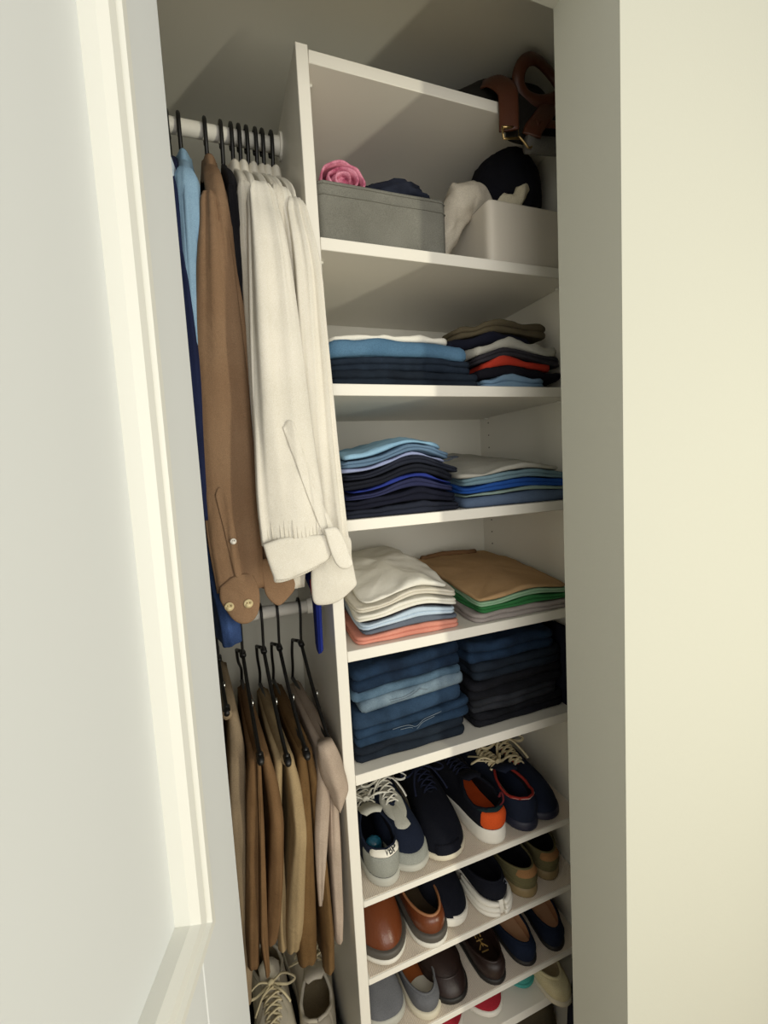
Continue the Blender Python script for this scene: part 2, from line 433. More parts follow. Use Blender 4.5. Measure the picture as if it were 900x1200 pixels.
shirt_hanger(-.189, lab='black hanger at the door end of the rail, holding a pale blue shirt')
shirt_hanger(-.171, lab='black hanger holding the light blue shirt')
shirt_hanger(-.130, lab='black hanger holding the brown linen shirt')
shirt_hanger(-.104, lab='black hanger holding the black shirt behind the brown one')
shirt_hanger(-.087, lab='black hanger of the ivory shirt next to the black shirt')
for hx, wl in ((-.074, 'black hanger of a white shirt, next to the hanger of the ivory shirt'), (-.061, 'black hanger in the middle of the bunched white shirts'), (-.046, 'black hanger in the middle of the bunched white shirts'), (-.034, 'black hanger in the middle of the bunched white shirts'), (-.018, 'black hanger closest to the shelf tower side panel')):
    shirt_hanger(hx, lab=wl)

shirt('dress_shirt', 'pale blue shirt at the very end of the rail behind the open door', 'shirt', SH_PALE, -.203, 1.32, 1.7, slv=[(1.835, -.216, -.179, .000, .018), (1.77, -.220, -.184, -.012, .020), (1.5, -.232, -.192, -.018, .018)])
shirt('denim_shirt', 'dark blue denim shirt hanging lowest, its faded hem below the brown cuff', 'shirt', SH_DENIM, -.190, 1.162, 2.9, rows=[(1.90, -.190, .12, -.190, .22, .008), (1.84, -.190, -.01, -.190, .33, .010), (1.5, -.190, -.018, -.190, .33, .011), (1.3, -.182, -.02, -.188, .33, .012), (1.2, -.163, -.025, -.185, .33, .020), (1.162, -.161, -.022, -.185, .32, .020)], col=False)
shirt('navy_shirt', 'dark navy shirt in a narrow strip between door edge and light blue sleeve', 'shirt', SH_NAVY, -.186, 1.30, 3.3, slv=[(1.745, -.198, -.180, -.014, .012), (1.68, -.200, -.172, -.028, .016), (1.55, -.204, -.166, -.030, .016), (1.35, -.208, -.168, -.026, .014)], col=False)
shirt('dress_shirt', 'light blue shirt with rounded shoulder beside the brown linen shirt', 'shirt', SH_BLUE, -.168, 1.34, 4.1, slv=[(1.815, -.184, -.150, -.002, .020), (1.77, -.187, -.152, -.014, .022), (1.65, -.190, -.160, -.022, .020), (1.45, -.190, -.164, -.020, .016)])
brown = shirt('linen_shirt', 'brown linen shirt with two horn buttons on its hanging cuff', 'shirt', SH_BROWN, -.128, 1.235, 5.2, rows=None, yf=-.030, lean=.035, thick=.019,
    slv=[(1.785, -.154, -.120, -0.010, .014), (1.755, -.158, -.117, -0.020, .018), (1.70, -.166, -.114, -0.028, .018), (1.57, -.180, -.110, -0.030, .015), (1.41, -.184, -.107, -0.030, .014), (1.315, -.181, -.106, -0.032, .013), (1.245, -.174, -.110, -0.034, .012)], sfold=.0042)
# its cuff: rounded tongue of cloth turned outwards, two buttons, and the sleeve placket above it
def flap(outline, y, th, mat, name, parent, bulge=.004, seed=0, surf=None, wr=.0015):
    """thin piece of doubled cloth with rounded edge; outline in (x, z). With surf it lies on that sleeve"""
    n = len(outline); cx = sum(p[0] for p in outline) / n; cz = sum(p[1] for p in outline) / n
    def ring(q, dy):
        out = []
        for px, pz in outline:
            x, z = lerp(cx, px, q), lerp(cz, pz, q)
            base = surf(x, z) + y if surf else y
            out.append(Vector((x, base + dy - bulge * (1 - q * q) + wr * nz(x * 60 + seed, z * 60, seed), z)))
        return out
    rings = [ring(q, 0) for q in (.02, .18, .36, .54, .72, .86, .95)] + [ring(1.0, th * .35), ring(1.0, th * .7), ring(.95, th), ring(.5, th + bulge)]
    m = MB(); m.loft(rings, True, True, True); return m.build(name, mat, parent)
def smooth_outline(pts, n=6):
    P = catmull([(p[0], 0, p[1]) for p in pts] + [(pts[0][0], 0, pts[0][1])], n)[:-1]
    return [(p.x, p.z) for p in P]
cf = flap(smooth_outline([(-.171, 1.255), (-.172, 1.238), (-.166, 1.222), (-.157, 1.206), (-.145, 1.197), (-.131, 1.199), (-.122, 1.210), (-.118, 1.228), (-.119, 1.25), (-.128, 1.268), (-.15, 1.268)]), -.0475, .004, SH_BROWN, 'cuff', brown, .003, 3)
button((-.1605, -.0500, 1.2262), .0062, HORN, cf); button((-.1345, -.0505, 1.2268), .0062, HORN, cf)
pk = flap(smooth_outline([(-.166, 1.385), (-.160, 1.395), (-.151, 1.386), (-.147, 1.36), (-.142, 1.32), (-.140, 1.27), (-.149, 1.268), (-.154, 1.30), (-.160, 1.345)]), -.0022, .002, SH_BROWN, 'sleeve_placket', brown, .0004, 4, SURF['brown linen shirt with two horn buttons on its hanging cuff'], .0004)
button((-.1475, SURF['brown linen shirt with two horn buttons on its hanging cuff'](-.1475, 1.318) - .003, 1.318), .0042, PEARL, pk)
flap(smooth_outline([(-.118, 1.285), (-.112, 1.256), (-.108, 1.232), (-.098, 1.217), (-.088, 1.213), (-.074, 1.224), (-.064, 1.236), (-.062, 1.256), (-.066, 1.285)]), -.036, .004, SH_BROWN, 'shirt_tail', brown, .003, 6)

shirt('black_shirt', 'black shirt in a dark gap between the brown and the white shirts', 'shirt', SH_BLACK, -.106, 1.36, 6.6, yf=-.02, thick=.009, slv=[(1.80, -.116, -.100, -.008, .014), (1.7, -.118, -.098, -.015, .014), (1.5, -.120, -.096, -.016, .012)], col=False)
shirt('dress_shirt', 'ivory shirt with dim shoulder hanging next to the black shirt', 'shirt', SH_WHITE2, -.088, 1.33, 7.7, yf=-.02, thick=.009, slv=[(1.815, -.100, -.078, .006, .016), (1.75, -.104, -.080, -.016, .016), (1.6, -.106, -.080, -.022, .015), (1.45, -.108, -.082, -.024, .012)])
shirt('dress_shirt', 'white shirt squeezed between the ivory shirt and the wide-cuffed shirt', 'shirt', SH_WHITE, -.074, 1.31, 8.4, yf=-.02, thick=.0085, slv=[(1.805, -.088, -.066, -.004, .016), (1.75, -.090, -.066, -.022, .016), (1.55, -.092, -.062, -.028, .014)])
white = shirt('dress_shirt', 'white shirt whose broad sleeve ends in a pleated open cuff', 'shirt', SH_WHITE, -.058, 1.275, 9.2, yf=-.035, thick=.009, lean=.02,
    slv=[(1.795, -.088, -.054, -0.029, .014), (1.765, -.091, -.050, -0.046, .020), (1.708, -.096, -.046, -0.064, .022), (1.594, -.105, -.040, -0.078, .021), (1.477, -.110, -.032, -0.080, .019), (1.37, -.113, -.022, -0.082, .016), (1.312, -.110, -.018, -0.082, .013)], sfold=.0075)
wc = flap(smooth_outline([(-.112, 1.316), (-.107, 1.292), (-.102, 1.272), (-.099, 1.262), (-.08, 1.263), (-.058, 1.269), (-.038, 1.277), (-.024, 1.286), (-.016, 1.30), (-.017, 1.318), (-.05, 1.322), (-.085, 1.322)]), -.0985, .006, SH_WHITE, 'cuff', white, .003, 7)
m = MB()
for k in range(15):       # gathered pleats where the sleeve joins the cuff
    px = -.104 + k * .0055; sf = SURF['white shirt whose broad sleeve ends in a pleated open cuff']; m.tube([(px, sf(px, 1.345) + .0012, 1.345), (px + .0005, sf(px, 1.33) - .0002, 1.332), (px + .001, sf(px, 1.32) - .0004, 1.320)], .0010, 6, taper=lambda t: .3 + t * .7)
m.build('pleats', SH_WHITE, white)
m = MB()
for k in range(26):
    px = -.0985 + k * .0030; pz = 1.2655 + max(0, k - 6) * .00095; m.tube([(px, -.1020, pz), (px + .0016, -.1022, pz + .0002)], .0007, 5)
m.build('cuff_stitching', SH_WHITE2, wc)
pk = flap(smooth_outline([(-.074, 1.470), (-.066, 1.480), (-.058, 1.472), (-.050, 1.44), (-.036, 1.395), (-.020, 1.350), (-.006, 1.318), (-.022, 1.312), (-.034, 1.335), (-.052, 1.39), (-.066, 1.44)]), -.0024, .002, SH_WHITE, 'sleeve_placket', white, .0004, 9, SURF['white shirt whose broad sleeve ends in a pleated open cuff'], .0004)
flap(smooth_outline([(-.030, 1.330), (-.012, 1.330), (-.002, 1.312), (.004, 1.292), (.008, 1.276), (-.002, 1.270), (-.013, 1.275), (-.021, 1.292)]), -.107, .004, SH_WHITE, 'cuff_flap', white, .002, 10)
shirt('dress_shirt', 'white shirt half hidden behind the pleated cuff, its hem point lowest', 'shirt', SH_WHITE2, -.044, 1.235, 10.8, yf=-.030, thick=.0085, lean=-.012, slv=[(1.81, -.056, -.034, -.010, .016), (1.75, -.056, -.030, -.020, .018), (1.55, -.056, -.026, -.026, .016), (1.35, -.066, -.030, -.028, .012), (1.235, -.074, -.050, -.028, .007)])
shirt('dress_shirt', 'white shirt in the middle of the bunch with narrow folded sleeve', 'shirt', SH_WHITE, -.034, 1.26, 11.5, yf=-.020, thick=.0085, slv=[(1.81, -.046, -.022, -.004, .016), (1.75, -.044, -.016, -.024, .018), (1.6, -.044, -.014, -.030, .018), (1.4, -.044, -.012, -.034, .016)])
last = shirt('dress_shirt', 'white shirt against the shelf tower, its pointed hem over the side panel', 'shirt', SH_WHITE, -.020, 1.262, 12.3, yf=-.012, thick=.0085, slv=[(1.79, -.034, -.006, -.016, .013), (1.765, -.034, -.002, -.028, .018), (1.70, -.034, .006, -.042, .021), (1.575, -.036, .009, -.044, .020), (1.45, -.038, .011, -.044, .018), (1.34, -.036, .016, -.044, .015), (1.275, -.030, .021, -.043, .011)], sfold=.008)
flap(smooth_outline([(-.034, 1.31), (-.042, 1.26), (-.043, 1.225), (-.039, 1.212), (-.028, 1.2085), (-.012, 1.2085), (.000, 1.212), (.012, 1.2195), (.0225, 1.2275), (.0275, 1.2335), (.0262, 1.245), (.022, 1.275), (.018, 1.31)]), -.056, .004, SH_WHITE, 'shirt_tail', last, .006, 12)
ry = shirt('polo_shirt', 'royal blue shirt with dark red edge, hanging down behind the white hem', 'shirt', SH_ROYAL, -.022, 1.118, 13.1, rows=[(1.90, -.022, .12, -.022, .22, .006), (1.84, -.022, .03, -.022, .30, .008), (1.40, -.022, .02, -.022, .31, .008), (1.25, -.024, -.004, -.022, .20, .008), (1.22, -.025, -.010, -.020, .05, .007), (1.118, -.026, -.008, -.022, .035, .006)], col=False, fold=.002)
flap(smooth_outline([(-.036, 1.238), (-.020, 1.242), (-.012, 1.225), (-.022, 1.200), (-.034, 1.212)]), -.006, .004, SH_RED, 'red_edge', ry, .002, 14)

# ------------------------------------------------------------------ trousers on open-ended hangers
def trouser_hanger(x, lab, yt=-.005, zb=.952, xt=None):
    """xt: x of the front tip (the hangers are slightly turned)"""
    xt = x if xt is None else xt
    root = thing('trouser_hanger', lab, 'hanger', (x, ROD_Y, ROD2_Z), 0, 'black trouser hangers on the lower rail')
    dx = xt - x; dy = yt - ROD_Y; dz = zb - ROD2_Z
    hook = catmull([(0, 0, -.075), (0, -.006, -.045), (0, -.0145, -.020), (0, -.0172, 0), (0, -.012, .0128), (0, 0, .0172), (0, .012, .0128), (0, .0172, 0), (0, .014, -.014)], 5)
    MB().tube(hook, .0026, 8).build('hook', BLACKP, root)
    m = MB(); m.tube([(0, .012, -.074), (0, -.006, -.076)], .006, 8, flat=.8); m.tube([(0, .012, -.074), (-.010, .050, -.082)], .0035, 8)
    m.build('top_plate', BLACKP, root)
    MB().tube(catmull([(0, -.002, -.076), (dx * .35, dy * .38, lerp(-.076, dz, .45)), (dx * .8, dy * .82, lerp(-.076, dz, .86)), (dx, dy, dz + .004)], 6), .0034, 8, flat=1.2).build('front_arm', BLACKP, root)
    MB().tube(catmull([(-.010, .050, -.082), (-.008, .085, -.12), (-dx * .3, .125, dz + .03), (-dx * .4, .135, dz)], 6), .0030, 8).build('back_arm', BLACKP, root)
    MB().tube([(dx, dy, dz), (-dx * .4, .135, dz)], .0042, 10).build('bar', BLACKP, root)
    m = MB(); m.tube([(dx, dy - .012, dz - .001), (dx, dy - .004, dz), (dx, dy + .012, dz)], .0062, 10, taper=lambda t: .7 + .3 * min(1, t * 3)); tip = m.build('rubber_tip', BLACKP, root)
    for t in (.47, .93):
        p = Vector((dx * t, dy * t, lerp(-.076, dz, min(1, t * 1.05))))
        MB().tube([p + Vector((.0034, -.004, .003)), p + Vector((.0034, -.008, -.008))], .0019, 8).build('metal_clip', STEEL, root)
    return root
def trousers(name, label, mat, xt, xb, yt, yb, zb, legs, seed, group='trousers on the lower rail', extra=None):
    root = thing(name, label, 'trousers', (0, 0, 0), 0, group)
    for k, L in enumerate(legs):
        drape(L, seed + k * 2.7, nz_=44, fold=.0045, ffreq=30, zfreq=2.8).build('leg', mat, root)
    # fold of cloth lying over the bar
    m = MB(); rings = []
    for i in range(13):
        t = i / 12; y = lerp(yt, yb, t); x = lerp(xt, xb, t); r = .0085 * (.75 + .25 * math.sin(math.pi * t)) 
        rings.append([Vector((x + math.cos(a) * r * 1.25, y + .002 * nz(a, t * 5, seed), zb + math.sin(a) * r * 1.1 - .004 + .0015 * nz(t * 7, a, seed))) for a in [2 * math.pi * j / 18 for j in range(18)]])
    m.loft(rings, True, True, True); m.build('bar_fold', mat, root)
    if extra: extra(root)
    return root
TR1 = cloth('beige_twill', '8f7d66', '9d8a70', 1000, .3, .08, .2)
TR2 = cloth('camel_twill', '6f5438', '7b5f42', 1000, .3, .1, .25)
TR3 = cloth('khaki_twill', '94805f', 'a38e6c', 1000, .3, .08, .2)
TR4 = cloth('tan_corduroy', '664d2f', '725838', 800, .4, .12, .25)
TR5 = cloth('stone_twill', 'a69585', 'b4a393', 1000, .3, .06, .2)
ZB = .952
trouser_hanger(-.186, 'black trouser hanger nearest the door edge', .06, ZB + .07, -.178)
trouser_hanger(-.142, 'black trouser hanger holding the camel trousers', -.002, ZB + .01, -.134)
trouser_hanger(-.103, 'black trouser hanger holding the khaki trousers', .000, ZB - .006, -.092)
trouser_hanger(-.073, 'black trouser hanger holding the tan corduroy trousers', .000, ZB - .004, -.061)
trouser_hanger(-.030, 'black trouser hanger with silver clip beside the shelf tower', -.002, ZB - .008, -.018)
trousers('beige_trousers', 'beige trousers squeezed against the edge of the open door', TR1, -.178, -.186, .05, .28, ZB + .07,
    [[(1.020, -.170, .055, -.180, .28, 0.0075), (.98, -.166, .035, -.182, .28, 0.0125), (.85, -.172, .012, -.182, .28, 0.0163), (.70, -.176, .01, -.184, .28, 0.0163), (.60, -.184, .012, -.188, .27, 0.0150), (.52, -.190, .02, -.19, .26, 0.0125)],
     [(1.018, -.190, .055, -.190, .28, 0.0075), (.9, -.198, .03, -.198, .28, 0.0125), (.55, -.21, .03, -.205, .28, 0.0137)]], 21.0)
trousers('camel_trousers', 'camel brown trousers next to the beige pair, their hems uneven', TR2, -.134, -.144, .004, .28, ZB + .01,
    [[(.960, -.126, .004, -.140, .28, 0.0075), (.92, -.119, -.006, -.138, .28, 0.0125), (.85, -.116, -.010, -.138, .28, 0.0150), (.75, -.124, -.010, -.14, .28, 0.0150), (.665, -.133, -.006, -.145, .28, 0.0137), (.628, -.138, .01, -.145, .27, 0.0125)],
     [(.960, -.144, .008, -.150, .28, 0.0063), (.90, -.150, .000, -.152, .28, 0.0100), (.75, -.162, -.006, -.156, .28, 0.0112), (.66, -.170, -.006, -.165, .28, 0.0125), (.602, -.174, .005, -.17, .27, 0.0112)],
     [(.955, -.136, .000, -.146, .25, 0.0037), (.80, -.146, -.014, -.150, .2, 0.0050), (.66, -.153, -.014, -.155, .2, 0.0063), (.590, -.152, -.005, -.155, .18, 0.0037)]], 22.0)
trousers('khaki_trousers', 'light khaki trousers hanging over the laced sneaker', TR3, -.092, -.106, .004, .28, ZB - .006,
    [[(.944, -.088, .004, -.102, .28, 0.0075), (.90, -.082, -.006, -.100, .28, 0.0112), (.82, -.080, -.014, -.098, .28, 0.0125), (.74, -.090, -.014, -.100, .28, 0.0150), (.67, -.098, -.012, -.104, .28, 0.0163), (.62, -.102, -.004, -.108, .27, 0.0150), (.598, -.106, .008, -.108, .26, 0.0112)],
     [(.944, -.104, .010, -.110, .28, 0.0075), (.85, -.112, .008, -.112, .28, 0.0100), (.6, -.120, .015, -.115, .28, 0.0100)]], 23.0)
trousers('corduroy_trousers', 'tan brown corduroy trousers reaching lowest on the rail', TR4, -.061, -.076, .006, .28, ZB - .004,
    [[(.946, -.067, .006, -.078, .28, 0.0075), (.90, -.066, .002, -.078, .28, 0.0112), (.78, -.070, -.002, -.078, .28, 0.0175), (.66, -.080, -.002, -.082, .28, 0.0213), (.60, -.083, .000, -.085, .28, 0.0225), (.558, -.084, .008, -.085, .27, 0.0200)],
     [(.946, -.054, .010, -.068, .28, 0.0063), (.88, -.048, .004, -.064, .28, 0.0100), (.74, -.044, .000, -.062, .28, 0.0112), (.60, -.042, -.002, -.060, .28, 0.0125), (.528, -.044, .008, -.060, .27, 0.0100)]], 24.0)
def p5_extra(root):
    # turned-out waistband bulging over the tip of the hanger
    m = MB(); rings = []
    for i in range(15):
        t = i / 14; z = lerp(.962, .838, t); w = .018 * math.sin(math.pi * min(1, .18 + t * .82)) ** .7 + .002; x = interp([(0, -.030), (.35, -.022), (.7, -.012), (1, -.014)], t); d = .020 * math.sin(math.pi * (.1 + .85 * t)) ** .6 + .003
        rings.append([Vector((x + math.cos(a) * w * (1 + .18 * nz(math.cos(a) * 2, math.sin(a) * 2, z * 14)), -.004 + math.sin(a) * d + .004 * nz(a, z * 20, 3), z)) for a in [2 * math.pi * j / 26 for j in range(26)]])
    m.loft(rings, True, True, True); m.build('waistband', TR5, root)
trousers('stone_trousers', 'stone beige trousers beside the shelf tower, waistband bulging over the hanger tip', TR5, -.018, -.032, .006, .28, ZB - .008,
    [[(.942, -.032, .004, -.040, .28, 0.0075), (.88, -.034, -.006, -.042, .28, 0.0125), (.80, -.044, -.008, -.044, .28, 0.0112), (.72, -.050, -.002, -.046, .28, 0.0075), (.66, -.052, .01, -.048, .28, 0.0050)],
     [(.942, -.018, .012, -.028, .28, 0.0063), (.80, -.020, .012, -.026, .28, 0.0088), (.62, -.024, .010, -.026, .28, 0.0100), (.568, -.026, .018, -.028, .27, 0.0075)]], 25.0, extra=p5_extra)
# ------------------------------------------------------------------ folded clothes
def rrect(u, w, d, r):
    """point on a rounded rectangle outline, u in 0..1, starting at the front left corner going right along the front"""
    hw, hd = w / 2, d / 2; r = min(r, hw * .9, hd * .9)
    segs = [('l', (-hw + r, -hd), (hw - r, -hd)), ('a', (hw - r, -hd + r), -90), ('l', (hw, -hd + r), (hw, hd - r)), ('a', (hw - r, hd - r), 0),
            ('l', (hw - r, hd), (-hw + r, hd)), ('a', (-hw + r, hd - r), 90), ('l', (-hw, hd - r), (-hw, -hd + r)), ('a', (-hw + r, -hd + r), 180)]
    lens = [w - 2 * r, r * 1.571, d - 2 * r, r * 1.571] * 2
    t = u * sum(lens)
    for sg, L in zip(segs, lens):
        if t <= L:
            k = t / L if L else 0
            if sg[0] == 'l': return (lerp(sg[1][0], sg[2][0], k), lerp(sg[1][1], sg[2][1], k))
            a = math.radians(sg[2] + 90 * k); return (sg[1][0] + r * math.cos(a), sg[1][1] + r * math.sin(a))
        t -= L
    return (-hw + r, -hd)
class Stack:
    """a pile of folded garments: each new one lies on the surface of the last"""
    def __init__(s, x0, x1, y0, y1, z, bump=None, seed=0.0):
        s.x0, s.x1, s.y0, s.y1, s.z, s.cum, s.k, s.seed = x0, x1, y0, y1, z + .0008, 0.0, 0, seed
        s.bump = bump or (lambda x, y: 0.0)
    def base(s, x, y): return s.z + s.cum + min(1.0, s.cum / .05) * s.bump(x, y)
    def add(s, name, label, cat, mat, t, group, dx0=0, dx1=0, dy0=0, dy1=0, rz=0.0, folds=2, wr=.0022, r=.012, drape=0.0, wob=.006, bulge=None, ext=None):
        x0, x1, y0, y1 = s.x0 + dx0, s.x1 + dx1, s.y0 + dy0, s.y1 + dy1
        cx, cy, w, d = (x0 + x1) / 2, (y0 + y1) / 2, x1 - x0, y1 - y0
        n = 92; sd = s.seed + s.k * 3.7; cs, sn = math.cos(rz), math.sin(rz)
        bl = t / (2 * folds) if bulge is None else bulge
        prof = [(.0018 + bl * .8, 0.0)]
        for f in range(folds):
            for a in (-60, -25, 0, 25, 60):
                prof.append((bl * (1 - math.cos(math.radians(a))), t * (f + .5 + .5 * math.sin(math.radians(a * 1.3)) * .98) / folds))
            if f < folds - 1: prof.append((bl * .95, t * (f + 1) / folds))
        prof.append((bl * 1.3, t)); 
        for q in (.008, .018, .032, .05): prof.append((bl * 1.3 + q, t))
        oldbase = s.base; cum0 = s.cum
        def zof(x, y, h, q):
            zb = s.z + cum0 + min(1.0, cum0 / .05) * s.bump(x, y); k1 = min(1.0, (cum0 + t) / .05) * s.bump(x, y) - min(1.0, cum0 / .05) * s.bump(x, y)
            f = h / t
            wz = 1.5 * wr * (nz(x * 22 + sd, y * 14, sd) + .5 * nz(x * 48, y * 40 + sd, sd)) * f
            fr = sstep(y0 + .05, y0, y)
            return zb + h + f * k1 + wz - drape * fr * f
        rings = []
        for ins, h in prof:
            ring = []
            for j in range(n):
                u = j / n
                px, py = rrect(u, w - 2 * ins, d - 2 * ins, max(.003, r - ins))
                wx = wob * nz(u * 14 + sd, h * 120 / max(folds, 1) * .25, sd); wy = wob * nz(u * 14 - sd, h * 30, sd + 4)
                X = cx + px * cs - py * sn + wx; Y = cy + px * sn + py * cs + wy
                ring.append(Vector((X, Y, zof(X, Y, h, ins) + .0016 * nz(u * 17 + sd, h * 60, sd + 2) * (h > 0))))
            rings.append(ring)
        # top surface: shrink towards the middle line
        last = rings[-1]
        for q in (.75, .5, .25, .02):
            ring = []
            for p in last:
                X, Y = lerp(cx, p.x, q), lerp(cy, p.y, q); ring.append(Vector((X, Y, zof(X, Y, t, 1))))
            rings.append(ring)
        m = MB(); m.loft(rings, True, True, True)
        o = m.build(name, mat, None); tag(o, label, cat, group)
        s.cum += t; s.k += 1; o.select_set(False)
        s.last = dict(x0=x0, x1=x1, y0=y0, y1=y1, zt=lambda x, y: zof(x, y, t, 1), zof=zof, t=t)
        return o
def C_(name, a, b=None, **k): return cloth(name, a, b, **k)
TEE = {k: C_('knit_' + k, a, b, weave=1200, bump=.15, var=.06, wrinkle=.12) for k, a, b in (
    ('white', 'dedbd0', 'e8e5da'), ('offwhite', 'cfc9ba', 'dad4c6'), ('paleblue', 'b4c6d8', 'c2d2e0'), ('sky', '86adc8', '93b8d0'), ('steel', '5a748e', '667f98'), ('lilac', '8d97bb', '9aa4c6'),
    ('navy', '1e212c', '262a37'), ('dknavy', '181a22', '1e212b'), ('indigo', '272a48', '2f3354'), ('royal', '25327a', '2c3a88'), ('midnight', '131521', '1a1c2b'), ('slate', '4a5a78', '566686'),
    ('ltgrey', 'a5a39a', 'b1afa6'), ('teal', '66808c', '728c98'), ('cobalt', '1d468e', '25509a'), ('greyblue', '4c5c74', '576780'), ('sage', '7c9089', '889c95'),
    ('salmon', 'c98372', 'd4907e'), ('greyslate', '5c6470', '686f7c'), ('tan', 'a88862', 'b4946e'), ('mint', '86a88a', '92b496'), ('green', '2f6a3c', '3a7a48'), ('stone', '948c88', 'a09894'),
    ('olive', '4d4536', '5a5240'), ('black', '14131a', '1b1a22'), ('red', 'a83224', 'b83e2c'), ('charcoal', '2c2a30', '36343a'), ('denimlight', '64809a', '7a95ac'))}
DEN = {k: C_('denim_' + k, a, b, weave=800, bump=.5, var=.2, wrinkle=.25, fade=26) for k, a, b in (
    ('dark', '1b2430', '242e3c'), ('mid', '24364b', '2e435b'), ('light', '41596e', '576f83'), ('lighter', '5b6f81', '768895'), ('blue', '1e3044', '283d55'), ('ink', '181e28', '1f2833'), ('black', '131418', '1a1b21'), ('grey', '24262b', '2f3137'), ('deep', '172538', '1e3148'))}
THREAD = plain('denim_thread', '707c88', .8)
G = 'folded clothes on the shelf below the storage bins'

# --- shelf under the bins: wide pile left, crumpled pile right
zs = SH['upper']
b3 = lambda x, y: .004 * math.sin((x - .02) * 11) + .006 * nz(x * 9, y * 6, 2)
st = Stack(.026, .305, .022, .31, zs, b3, 31)
st.add('folded_jeans', 'navy folded jeans at the bottom of the wide pile under the bins', 'jeans', DEN['ink'], .026, G, dx1=.012, folds=2, wr=.003)
st.add('folded_jeans', 'dark blue folded jeans in the middle of the wide pile under the bins', 'jeans', DEN['dark'], .022, G, dx1=-.004, dy0=.004, folds=2, wr=.003)
st.add('folded_sweater', 'medium blue folded sweatshirt beneath the white top', 'sweatshirt', C_('blue_sweat', '4a6c88', '567894', weave=700, bump=.3, var=.08, wrinkle=.2), .026, G, dx0=-.001, dx1=-.014, folds=1, wr=.003, bulge=.010)
st.add('folded_tee', 'thin white folded top on the wide blue pile', 'top', TEE['white'], .010, G, dx0=.004, dx1=-.05, dy0=.006, folds=1, wr=.0035, wob=.008)
b3r = lambda x, y: -.35 * (x - .40) ** 2 * 4 + .012 + .010 * nz(x * 12, y * 8, 5)
st = Stack(.322, .508, .020, .30, zs, b3r, 47)
st.add('folded_shirt', 'light blue patterned shirt at the bottom of the crumpled pile', 'shirt', TEE['denimlight'], .018, G, dx1=-.05, dy0=-.004, folds=2, wr=.005, wob=.008)
st.add('folded_tee', 'black top bulging at the end of the crumpled pile', 'top', TEE['black'], .016, G, dx0=-.006, dx1=.004, dy0=.004, folds=1, wr=.005, wob=.006)
st.add('folded_tee', 'orange red top, a bright stripe in the crumpled pile', 'top', TEE['red'], .012, G, dx0=.004, dx1=-.028, dy0=.004, folds=1, wr=.004, wob=.006)
st.add('folded_tee', 'charcoal folded top directly above the orange red one', 'top', TEE['charcoal'], .015, G, dx0=-.008, dx1=-.004, folds=2, wr=.005, wob=.006)
st.add('folded_tee', 'light grey folded top in the crumpled pile beneath the black one', 'top', TEE['ltgrey'], .019, G, dx0=-.02, dx1=-.010, dy0=.002, folds=1, wr=.006, wob=.008, bulge=.008)
st.add('folded_sweater', 'black folded sweater sticking out towards the wide pile', 'sweater', TEE['midnight'], .022, G, dx0=-.065, dx1=-.05, dy0=.03, folds=1, wr=.006, wob=.010, rz=.06)
st.add('folded_sweater', 'olive brown sweater on top of the crumpled pile', 'sweater', TEE['olive'], .022, G, dx0=-.035, dx1=-.012, dy0=.03, folds=2, wr=.007, wob=.012, rz=-.05)

# --- shelf with two piles of tees
G = 'folded tops on the shelf with the sky blue shirt'
zs = SH['middle']
b4 = lambda x, y: .026 * math.exp(-((x - .165) / .062) ** 2) * (1 - .35 * sstep(.05, .28, y)) - .004 + .05 * max(0, y - .03)
st = Stack(.034, .247, .006, .27, zs, b4, 53)
for nm, c, t, lab, kw in (
    ('folded_tee', 'navy', .016, 'dark navy folded tee at the very bottom of the blue pile', dict(dx1=.006)),
    ('folded_tee', 'midnight', .017, 'nearly black folded tee second from the bottom of the blue pile', dict(dx0=-.004)),
    ('folded_tee', 'indigo', .012, 'indigo folded tee in the lower half of the blue pile', dict(dx0=.002, dx1=-.004)),
    ('folded_tee', 'royal', .006, 'royal blue folded tee, a thin bright layer in the pile', dict(dx0=.014, dx1=-.008, folds=1)),
    ('folded_tee', 'dknavy', .016, 'dark navy folded tee right above the royal blue layer', dict(dx1=-.004)),
    ('folded_tee', 'navy', .013, 'navy folded tee beneath the lilac grey one', dict(dx0=.004, dx1=.002)),
    ('folded_tee', 'lilac', .008, 'lilac grey folded tee in the upper part of the blue pile', dict(dx0=-.002, dx1=-.018, folds=1)),
    ('folded_tee', 'steel', .014, 'steel blue folded tee under the sky blue one', dict(dx0=.000, dx1=-.014))):
    st.add(nm, lab, 'tee', TEE[c], t, G, **dict(dict(folds=2, wr=.0025, drape=.003), **kw))
st.add('folded_tee', 'bright sky blue folded tee on top of the blue pile', 'tee', TEE['sky'], .012, G, dx0=.006, dx1=-.026, dy0=.004, folds=1, wr=.003, drape=.004, wob=.006)
b4r = lambda x, y: .014 * math.exp(-((x - .40) / .08) ** 2) + .12 * max(0, y - .03)
st = Stack(.262, .512, .006, .29, zs, b4r, 61)
for nm, c, t, lab, kw in (
    ('folded_tee', 'greyblue', .020, 'grey blue folded shirt at the bottom of the pile under the light grey tee', dict(folds=1, bulge=.008)),
    ('folded_tee', 'sage', .006, 'thin grey green folded layer on the grey blue shirt', dict(folds=1, dx0=.002)),
    ('folded_tee', 'cobalt', .014, 'cobalt blue folded tee in the pile under the light grey tee', dict(folds=2, dx0=-.003)),
    ('folded_tee', 'teal', .014, 'greyish teal folded tee just under the light grey tee', dict(folds=2, dx0=.004))):
    st.add(nm, lab, 'tee', TEE[c], t, G, **dict(dict(wr=.002, drape=.002), **kw))
o = st.add('folded_tee', 'light grey folded tee with open neckline on top of its pile', 'tee', TEE['ltgrey'], .012, G, dx0=-.004, dx1=-.03, folds=1, wr=.003, drape=.004, wob=.006)
zt = st.last['zt']
